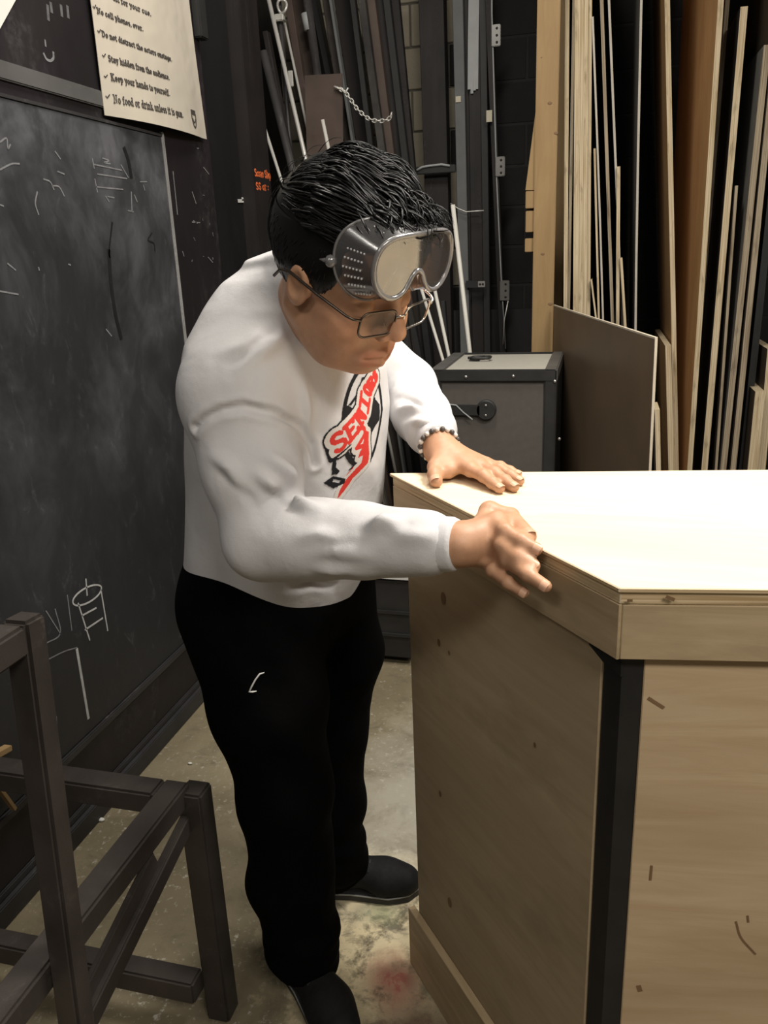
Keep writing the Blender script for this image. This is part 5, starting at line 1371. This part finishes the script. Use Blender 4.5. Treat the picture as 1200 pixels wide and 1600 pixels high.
red3 = [(475, 840), (500, 790), (540, 820), (545, 960), (562, 1080), (555, 1180), (480, 1235), (405, 1300), (372, 1370), (320, 1450), (285, 1495), (300, 1400), (345, 1290), (420, 1195), (470, 1150), (478, 1065), (425, 1075), (438, 1010), (472, 960)]
R3 = [c2(*p) for p in red3]; d3 = np.where(inpoly(X, Y, R3), -.001, sdist(X, Y, [R3+[R3[0]]]))
tail2 = [c2(*p) for p in ((342, 1250), (395, 1180), (398, 1160), (345, 1235))]
d3 = np.minimum(d3, np.where(inpoly(X, Y, tail2), -.001, 9))
dd = np.minimum(d-.0040, d3)
K[(dd < .0105) & (Y > -.085)] = 1; K[dd < .0075] = 3; K[dd < 0.0] = 2
poly([(160, 880), (172, 878), (215, 1010), (345, 880), (350, 892), (215, 1050), (200, 1040)], 1)
poly([(240, 1100), (285, 1170), (270, 1200), (230, 1190)], 1)
poly([(180, 1265), (240, 1210), (340, 1280), (335, 1330), (250, 1355)], 1); poly([(245, 1245), (300, 1285), (290, 1310), (240, 1275)], 0)
poly([(222, 1010), (248, 1000), (255, 1180), (230, 1180)], 1)
P0 = trace(STREE, 572, 650)
PV = nrm(np.array([0, 0, 1])-FT*0.0); h0 = P0-LT*0
vid = -np.ones(X.shape, int); mbv = []; 
need = np.zeros(X.shape, bool); cell = K[:-1, :-1] > 0
for a in (0, 1):
    for b in (0, 1): need[a:a+cell.shape[0], b:b+cell.shape[1]] |= cell
ii = np.argwhere(need); ok = {}
Fd = Vector((-FT).tolist())
for i, j in ii:
    o = h0+LT*X[i, j]+np.array([0, 0, 1.0])*Y[i, j]+FT*.25
    h = STREE.ray_cast(Vector(o.tolist()), Fd)
    if h[0] is not None and h[3] < .42:
        vid[i, j] = len(mbv); nn_ = np.array(h[1]); nn_ = nn_ if nn_@FT > 0 else -nn_; mbv.append(np.array(h[0])+nn_*.0009)
cols = {1: (0.014, 0.014, 0.016, 1), 2: (0.62, 0.045, 0.035, 1), 3: (0.60, 0.56, 0.52, 1)}
fs, fc = [], []
mv = np.array(mbv)
for i, j in np.argwhere(cell):
    q = [vid[i, j], vid[i+1, j], vid[i+1, j+1], vid[i, j+1]]
    if min(q) < 0 or np.ptp(mv[q], axis=0).max() > .008: continue
    fs.append(q); fc.append(K[i, j])
me = bpy.data.meshes.new('chest_print'); me.from_pydata([tuple(map(float, p-parent_world(PERSON))) for p in mbv], [], fs)
for k_, nm in ((1, 'print_black'), (2, 'print_red'), (3, 'print_cream')): me.materials.append(mat_plain(nm, cols[k_][:3], 0.8, 0, 0.08, 200, 0.15))
me.polygons.foreach_set('material_index', [k_-1 for k_ in fc]); me.polygons.foreach_set('use_smooth', [True]*len(fs)); me.update()
o = link(bpy.data.objects.new('chest_print', me), PERSON); o['label'] = 'black football print with slanted red lettering'

# ---- trousers
tr = SDF()
tr.add(ell((-.585, 1.335, .87), (.165, .185, .16)))
tr.add(rc((-.605, 1.24, .84), (-.575, 1.225, .66), .128, .108), .05); tr.add(rc((-.575, 1.225, .66), (-.552, 1.215, .46), .108, .088), .03)
tr.add(rc((-.552, 1.215, .46), (-.552, 1.208, .26), .088, .083), .03); tr.add(rc((-.552, 1.208, .26), (-.540, 1.205, .075), .083, .066), .03)
tr.add(rc((-.555, 1.43, .84), (-.525, 1.445, .66), .135, .110), .05); tr.add(rc((-.525, 1.445, .66), (-.545, 1.455, .46), .108, .085), .03)
tr.add(rc((-.545, 1.455, .46), (-.550, 1.46, .26), .083, .074), .03); tr.add(rc((-.55, 1.46, .26), (-.548, 1.462, .085), .072, .062), .03)
for c, r, z in (((-.538, 1.203), .066, .085), ((-.548, 1.462), .062, .095)):
    for dz, dr in ((0, .008), (.035, .010), (.075, .008)):
        tr.add(lambda P, c=c, z=z+dz, R_=r-.012+dr*.5, rt=.018: np.hypot(np.hypot(P[:, 0]-c[0], P[:, 1]-c[1])-R_, (P[:, 2]-z+(P[:, 0]-c[0])*.25)*1.0)-rt, .02)
tr.inter(lambda P: .050-P[:, 2]); 
V, Q = surface(tr, (-.80, 1.05, .02), (-.34, 1.66, 1.05), 0.006)
N = grad_normals(tr, V, .004)
nz = np.sin(V[:, 2]*38+np.sin(V[:, 1]*22)*1.6+V[:, 0]*20)*np.sin(V[:, 0]*27+V[:, 1]*19)
V = laplace(V+N*(nz*.004*(1.2-V[:, 2]))[:, None], Q, 1, .4)
M['trouser'].node_tree.nodes['Principled BSDF'].inputs['Specular IOR Level'].default_value = 0.05
TR = quads_obj('trousers', V, Q, M['trouser'], PERSON); TTREE = bvh(V, Q)
mb = MB(); pts = [trace(TTREE, x, y) for x, y in ((413, 1051), (406, 1053), (399, 1062), (393, 1073), (389, 1081), (395, 1081), (401, 1080))]
pts = [p+nrm(CAM_C-p)*.002 for p in pts if p is not None]
mb.tube(pts, [.0008]+[.0016]*(len(pts)-2)+[.0007], 6); mb.build('white_hook_mark', M['whitepaint'], TR)
mb = MB()
# ---- shoes
def shoe(heel, toe, nm):
    h = np.array([*heel, 0.0]); t = np.array([*toe, 0.0]); d = nrm(t-h); s = np.array([-d[1], d[0], 0]); Lg = np.linalg.norm(t-h)
    f = SDF(); P_ = lambda a, b, z: h+d*a*Lg+s*b+np.array([0, 0, z])
    f.add(rc(P_(.13, 0, .062), P_(.30, 0, .066), .036, .038)); f.add(rc(P_(.28, 0, .085), P_(.26, 0, .125), .040, .043), .03)
    f.add(rc(P_(.35, 0, .062), P_(.70, .004, .042), .038, .038), .03); f.add(rc(P_(.68, .012, .038), P_(.86, .004, .034), .034, .030), .03)
    f.add(rc(P_(.68, -.014, .038), P_(.84, -.006, .034), .032, .030), .03)
    f.inter(lambda P: .024-P[:, 2])
    lo = np.minimum(h, t)-.08; hi = np.maximum(h, t)+.08; lo[2] = .0; hi[2] = .2
    V, Q = surface(f, lo, hi, .005); N = grad_normals(f, V, .003)
    o = quads_obj('shoe', V, Q, M['shoe'], PERSON)
    out = []
    for k_ in range(28):
        a = 2*math.pi*k_/28; u = .5-.5*math.cos(a); w_ = math.sin(a)
        half = np.interp(u, [0, .06, .2, .4, .55, .72, .88, 1.0], [0, .028, .037, .036, .041, .046, .036, 0.0])
        out.append((h+d*(u*Lg)+s*(half*(1 if w_ > 0 else -1)))[:2])
    mb = MB(); mb.prism(out, 0.001, 0.026); mb.build('sole', M['sole'], o, .003)
    mb = MB(); mb.tube([np.array([*(np.array(q)*1.0), .020]) for q in out], .0022, 5, closed=True); mb.build('sole_welt', M['sole_line'], o)
    mb = MB()
    for i in range(4):
        a_ = .40+i*.075; zt = .104-i*.008
        mb.tube([P_(a_, -.026, zt-.012), P_(a_+.01, 0, zt), P_(a_, .026, zt-.012)], .0032, 6)
    lo_ = mb.build('laces', M['sole'], o); lo_['kind'] = 'stuff'
shoe((-.605, 1.262), (-.395, 1.068), 'R'); shoe((-.625, 1.455), (-.352, 1.500), 'L')

for c, z1 in (((-.545, 1.205), .16), ((-.550, 1.462), .16)):
    mb = MB(); mb.tube([(c[0]+.02, c[1], .045), (c[0], c[1], .09), (c[0], c[1], z1)], [.052, .049, .047], 16); mb.build('sock', M['trouser'], PERSON)
# ---- hair
hair = SDF()
def hair_cap(P):
    Lc = hl(P); y = np.abs(Lc[:, 1])
    d = ell((-.010, 0, .046), (.094, .0815, .094))(np.stack([Lc[:, 0], y, Lc[:, 2]], 1))
    d = smin(d, ell((.014, 0, .092), (.078, .064, .052))(np.stack([Lc[:, 0], y, Lc[:, 2]], 1)), .03)
    front = Lc[:, 0]-np.interp(Lc[:, 2], [-.08, -.05, -.03, -.015, .0, .02, .04, .06, .08, .10, .16], [-.065, -.055, -.020, .030, .046, .060, .068, .073, .080, .092, .13])
    d = smin(d, ell((.022, 0, .034), (.062, .0775, .055))(np.stack([Lc[:, 0], y, Lc[:, 2]], 1)), .02)
    d = smax(d, front, .008)
    d = smax(d, -.062-Lc[:, 2], .01)
    return d*HS
hair.add(hair_cap)
lo = HC-.2; hi = HC+.2
V, Q = surface(hair, lo, hi, .0045)
HB = bvh(V, Q)
Lv = hl(V); HNrm = grad_normals(hair, V, .002)
mb = MB(); hrng = np.random.default_rng(3)
Ln = HNrm@HM.T
def cap_d(Pl): return hair_cap(HC+HS*(Pl@HM))/HS
def cap_n(Pl):
    G = np.zeros_like(Pl)
    for i in range(3):
        e = np.zeros(3); e[i] = .002; G[:, i] = cap_d(Pl+e)-cap_d(Pl-e)
    return G/(np.linalg.norm(G, axis=1)[:, None]+1e-9)
def comb(Pl, flow_fn, length, w, lift, wav, seg=7):
    """locks combed along the scalp: each step slides along the cap and is set to its own height"""
    n_ = len(Pl); P = Pl.copy(); ph = P@np.array([37., 53., 29.]); pts = []; sides = []; ups = []
    for i in range(seg+1):
        f_ = i/seg; G = cap_n(P); F_ = flow_fn(P, ph, f_); F_ = F_-G*np.einsum('ij,ij->i', F_, G)[:, None]; F_ /= np.linalg.norm(F_, axis=1)[:, None]+1e-9
        pts.append(P.copy()); s_ = np.cross(G, F_); s_ /= np.linalg.norm(s_, axis=1)[:, None]+1e-9; sides.append(s_); ups.append(G)
        P = P+F_*(length/seg)[:, None]+s_*(np.sin(ph*3+f_*4)*wav)[:, None]
        tgt = lift*np.sin(min(1.0, f_*1.25+.12)*math.pi*.62)-.003
        P = P-G*(np.clip(cap_d(P)-tgt, -.02, .006))[:, None]
    for j in range(n_):
        b = len(mb.v)
        for i in range(seg+1):
            f_ = i/seg; r = w[j]*(1-f_**2.4)*(.55+.45*min(1, f_*4))+.00025
            for a_, b_ in ((1, 0), (0, .4), (-1, 0), (0, -.4)): mb.v.append(hw(pts[i][j]+sides[i][j]*r*a_+ups[i][j]*r*b_))
        for i in range(seg):
            for k_ in range(4):
                k2 = (k_+1) % 4; mb.face([b+i*4+k_, b+i*4+k2, b+i*4+4+k2, b+i*4+4+k_], None, 0, True)
def lock(root, n0, dirs, length, w, curl, lift, seg=6):
    p = np.array(root, float); d = nrm(dirs); side = np.cross(n0, d); side = nrm(side); pts = []; ax = []
    cur = nrm(d+n0*lift)
    for i in range(seg+1):
        pts.append(p.copy()); ax.append(side)
        cur = nrm(cur-n0*curl*(i/seg)+d*.10+side*hrng.normal(0, .05)); p = p+cur*length/seg
    rs = [w*(1-.0*i) * (1-(i/seg)**2.2)+.0003 for i in range(seg+1)]
    b = len(mb.v)
    for q, r in zip(pts, rs):
        up_ = nrm(np.cross(cur, side))
        for a_, b_ in ((1, 0), (0, .45), (-1, 0), (0, -.45)): mb.v.append(hw(q+side*r*a_+up_*r*b_))
    for i in range(seg):
        for k_ in range(4):
            k2 = (k_+1) % 4; mb.face([b+i*4+k_, b+i*4+k2, b+i*4+4+k2, b+i*4+4+k_], None, 0, True)
outer = np.where(np.einsum('ij,ij->i', Ln, Lv-np.array([-.02, 0, .05])) > 0)[0]
pick = Lv[hrng.choice(outer, 5200)]
topm = (pick[:, 2] > .072-.10*np.maximum(0, -pick[:, 0]-.03))
T_ = pick[topm]; Sd = pick[~topm]
def flow_top(P, ph, f_):
    a = np.sin(P[:, 1]*60+np.sin(P[:, 0]*40)*1.2)*.38+np.sin(ph*.7)*.22
    fx = np.where(P[:, 0] < -.070, -.2, 1.0)
    return np.stack([fx*np.cos(a), np.sin(a)+.30+P[:, 1]*2.5, np.where(P[:, 0] < -.070, -1.0, .1)], 1)
def flow_side(P, ph, f_):
    return np.stack([-.30+.25*np.sin(ph)+np.where(P[:, 0] > .03, .4, 0), 0*ph, -1+0*ph], 1)
nT = len(T_); cl_ = (.5+.5*np.sin(T_[:, 0]*85+T_[:, 1]*70+np.sin(T_[:, 1]*50)))
comb(T_-cap_n(T_)*.002, flow_top, hrng.uniform(.045, .085, nT), hrng.uniform(.0010, .0026, nT), .003+.015*cl_*hrng.uniform(.5, 1.1, nT)*np.clip((T_[:, 0]+.085)/.05, .1, 1), .0012)
nS = len(Sd); comb(Sd-cap_n(Sd)*.002, flow_side, hrng.uniform(.012, .028, nS), hrng.uniform(.0008, .0015, nS), hrng.uniform(.001, .004, nS), .0004, 4)
# fringe tips standing over the goggles
nF = 260; Fp = np.stack([hrng.uniform(.050, .082, nF), hrng.uniform(-.060, .066, nF), hrng.uniform(.098, .128, nF)], 1)
Fp = Fp-cap_n(Fp)*cap_d(Fp)[:, None]
for p, n0 in zip(Fp, cap_n(Fp)):
    lock(p-n0*.003, n0, nrm((.9, .25+hrng.normal(0, .35)+p[1]*3, .05)), hrng.uniform(.030, .058), hrng.uniform(.0010, .0022), hrng.uniform(.45, .9), hrng.uniform(.25, .65))
for i in range(70):
    j = hrng.integers(nT); p = T_[j]; n0 = cap_n(p[None])[0]; f0 = flow_top(p[None], np.array([hrng.uniform(0, 6)]), 0)[0]
    lock(p, n0, f0-n0*(f0@n0), hrng.uniform(.03, .055), hrng.uniform(.0007, .0013), .35, hrng.uniform(.35, .7))
b0 = len(mb.v)
for p in V: mb.v.append(p)
for q in Q: mb.face([b0+int(x) for x in q], None, 0, True)
me = bpy.data.meshes.new('hair'); off = parent_world(PERSON)
me.from_pydata([tuple(map(float, p-off)) for p in mb.v], [], mb.f); me.materials.append(M['hair']); me.polygons.foreach_set('use_smooth', [True]*len(mb.f)); me.update()
link(bpy.data.objects.new('hair', me), PERSON)

# ---- eyeglasses
gl = thing('eyeglasses', 'thin bronze-framed eyeglasses low on the young man’s nose', 'glasses', hw((.10, 0, 0)).tolist())
def rrect(cy, cz, w, h, r, x, n=6):
    out = []
    for sx, sz, a0 in ((1, 1, 0), (-1, 1, 90), (-1, -1, 180), (1, -1, 270)):
        for i in range(n):
            a = math.radians(a0+90*i/(n-1)); out.append((x-((cy+sx*(w/2-r)+r*math.cos(a))/.07)**2*.010, cy+sx*(w/2-r)+r*math.cos(a), cz+sz*(h/2-r)+r*math.sin(a)))
    return out
GZ = -.004
for sy in (-1, 1):
    R_ = rrect(sy*.0345, GZ, .054, .033, .011, .117)
    mb = MB(); mb.tube([hw(p) for p in R_], .0015*HS, 6, closed=True); rim = mb.build('rim', M['specs_frame'] if sy < 0 else M['specs_silver'], gl)
    mb = MB(); b = len(mb.v); c = np.mean(R_, 0)
    for p in R_: mb.v.append(hw(p))
    mb.v.append(hw(c+np.array([.0015, 0, 0])))
    for i in range(len(R_)): mb.face([i, (i+1) % len(R_), len(R_)], None, 0, True)
    mb.build('lens', M['specs_lens'], rim)
    mb = MB(); P_ = [(.110, sy*.062, GZ+.008), (.106, sy*.0715, GZ+.009), (.098, sy*.0755, GZ+.010), (.05, sy*.081, GZ+.014), (.005, sy*.086, GZ+.020), (-.012, sy*.087, GZ+.016), (-.022, sy*.086, GZ+.002)]
    mb.tube([hw(p) for p in P_], [.0018*HS]*3+[.0021*HS]*4, 6); mb.build('temple', M['specs_frame'] if sy < 0 else M['specs_silver'], gl)
    mb = MB(); mb.tube([hw((.113, sy*.010, GZ+.002)), hw((.108, sy*.009, GZ-.004)), hw((.107, sy*.0105, GZ-.010))], .0018, 6); mb.build('nose_pad', M['specs_lens'], gl)
mb = MB(); mb.tube([hw(p) for p in ((.117, -.0085, GZ+.006), (.121, 0, GZ+.009), (.117, .0085, GZ+.006))], .0016*HS, 6); mb.build('bridge', M['specs_silver'], gl)

# ---- safety goggles pushed up on the forehead
gg = thing('safety_goggles', 'clear vinyl safety goggles pushed up on the young man’s forehead', 'goggles', hw((.12, 0, .09)).tolist())
ga = math.radians(11); GN = np.array([math.cos(ga), 0, math.sin(ga)]); GU = np.array([-math.sin(ga), 0, math.cos(ga)]); GO = np.array([.124, -.003, .074])
half = [(0, -.006), (.006, -.008), (.0115, -.016), (.017, -.028), (.027, -.037), (.041, -.0395), (.056, -.034), (.067, -.022), (.072, -.006), (.0715, .010), (.066, .024), (.055, .033), (.040, .0365), (.020, .0375), (0, .037)]
half = [(x*.93, y*.93) for x, y in half]
outl = half+[(-x, y) for x, y in half[-2:0:-1]]
o_ = np.array(outl)
def resample(P, n):
    P = np.vstack([P, P[:1]]); s = np.concatenate([[0], np.cumsum(np.linalg.norm(np.diff(P, axis=0), axis=1))]); t = np.linspace(0, s[-1], n, endpoint=False)
    Q_ = np.stack([np.interp(t, s, P[:, i]) for i in (0, 1)], 1)
    for _ in range(2): Q_ = .5*Q_+.25*(np.roll(Q_, 1, 0)+np.roll(Q_, -1, 0))
    return Q_
NO = 72; O2 = resample(o_, NO)
def gpt(u, v, w): return hw(GO+np.array([0, 1, 0])*u+GU*v+GN*w)
bk = lambda u: -(u/.075)**2
def goutl(f):
    """ring of the shell, f=0 at the lens, f=1 against the forehead"""
    out = []
    for u, v in O2:
        uu = u*(1+.17*f); notch = 1.0 if v > -.02 or abs(u) > .02 else 1.0
        vv = v*(1+.28*f)+(.004*f if v > 0 else -.001*f)
        w = .010*bk(u)-f*(.026+.034*(u/.075)**2)
        out.append((uu, vv, w))
    return out
rings = [goutl(f) for f in (0, .25, .5, .75, 1.0)]
mb = MB()
for r_ in rings:
    for p in r_: mb.v.append(gpt(*p))
for i in range(len(rings)-1):
    for k_ in range(NO): k2 = (k_+1) % NO; mb.face([i*NO+k_, i*NO+k2, (i+1)*NO+k2, (i+1)*NO+k_], None, 0, True)
mb.build('shell', M['vinyl'], gg)
mb = MB(); mb.tube([gpt(*p) for p in rings[0]], .0032*HS, 7, closed=True); mb.build('front_rim', M['vinyl_rim'], gg)
mb = MB(); mb.tube([gpt(u*.955, v*.955, w+.0012) for u, v, w in rings[0]], .0013*HS, 6, closed=True); mb.build('lens_bead', M['vinyl_rim'], gg)
mb = MB(); mb.tube([gpt(*p) for p in rings[-1]], .0018*HS, 6, closed=True); mb.build('back_rim', M['vinyl_rim'], gg)
mb = MB(); ks = (1.0, .8, .6, .4, .2)
for s_ in ks:
    for u, v in O2: mb.v.append(gpt(u*s_*.97, (v+.004)*s_*.97-.004*(1), .010*bk(u*s_)+.0006))
for i in range(len(ks)-1):
    for k_ in range(NO): k2 = (k_+1) % NO; mb.face([i*NO+k_, i*NO+k2, (i+1)*NO+k2, (i+1)*NO+k_], None, 0, True)
mb.v.append(gpt(0, -.002, .0006)); 
for k_ in range(NO): mb.face([(len(ks)-1)*NO+k_, (len(ks)-1)*NO+(k_+1) % NO, len(ks)*NO], None, 0, True)
mb.build('lens', M['goggle_lens'], gg)
mb = MB()
for sy in (-1, 1):
    for i in range(6):
        for j in range(6):
            f = .30+i*.085; vv = -.030+j*.0085
            u = np.interp(vv/.93, [-.035, -.02, -.005, .01, .025], [.056, .068, .072, .0705, .064])*.93; 
            mb.sphere(gpt(sy*u*(1+.17*f)*1.015, vv*(1+.28*f), .010*bk(u)-f*(.026+.034*(u/.075)**2)), .0014*HS, 6)
o = mb.build('vent_dots', M['vent'], gg); o['kind'] = 'stuff'
mb = MB()
for i in range(9):
    for j in range(3):
        f = .3+j*.16; u = -.046+i*.0115
        vt = np.interp(abs(u)/.93, [0, .02, .04, .055, .066], [.037, .0375, .0365, .033, .024])*.93
        mb.sphere(gpt(u*(1+.17*f), vt*(1+.28*f)+.004*f+.0006, .010*bk(u)-f*(.026+.034*(u/.075)**2)), .0009*HS, 6)
o = mb.build('top_vent_dots', M['vent'], gg); o['kind'] = 'stuff'
for sy in (-1, 1):
    u = sy*.0675*1.17; w = -.010-.060
    mb = MB(); c = np.array(GO)+np.array([0, u, 0])+GU*(-.004)+GN*(w+.006)
    mb.sphere(hw(c), .0075*HS, 8, 0, (1, 1, 1)); mb.tube([hw(c), hw(c+np.array([-.014, sy*.004, -.004]))], [.005, .001], 8); mb.build('strap_clip', M['vinyl_rim'], gg)
mb = MB()
SP = [np.array([.048*1+.0, -.085, .072])]
for t in np.linspace(-100, 100, 40):
    a = math.radians(t); SP.append(np.array([-.012-.090*math.cos(a), .079*math.sin(a), .066]))
SP = SP[1:]
for p in SP: mb.v.append(hw(p+np.array([0, 0, .006]))); mb.v.append(hw(p-np.array([0, 0, .006])))
for i in range(len(SP)-1): mb.face([2*i, 2*i+1, 2*i+3, 2*i+2], None, 0, True)
mb.build('head_strap', M['black'], gg)
mb = MB()
for du in (.004, .011): mb.tube([gpt(du-.003, .050, -.02), gpt(du, .040, .003), gpt(du+.003, .026, .004)], .0009, 5)
mb.build('black_cord', M['black'], gg)

# ---- beaded bracelet on the left wrist
br = thing('bead_bracelet', 'bracelet of grey and pearly beads on the wrist resting on the counter', 'bracelet', WL.tolist())
d = nrm(WL-EL); c = WL+d*.010; s1 = nrm(np.cross(d, (0, 0, 1))); s2 = np.cross(s1, d); nb_ = 22
M['pearl'] = mat_plain('pearl_bead', (0.62, 0.58, 0.53), 0.25); M['grey_bead'] = mat_plain('dark_grey_bead', (0.07, 0.06, 0.055), 0.25)
for i in range(nb_):
    a = 2*math.pi*i/nb_
    mb = MB(); mb.sphere(c+(s1*math.cos(a)*.0335+s2*math.sin(a)*.0300), .0046 if i % 2 else .0049, 9); mb.build('bead', M['pearl'] if i % 2 else M['grey_bead'], br)
# folded sanding sheet under the fingers of the right hand
sp = thing('sanding_sheet', 'small folded dark grey sanding sheet held against the counter edge', 'sandpaper', edge_pt(812, 862, .004).tolist())
mb = MB(); c = edge_pt(813, 866, .0045); mb.obox(c, faceD, (0, 0, 1), faceN, .030, .018, .0015); mb.build('sheet', mat_plain('dark_grit', (0.05, 0.05, 0.055), 0.9, 0, 0.5, 300), sp, .001)
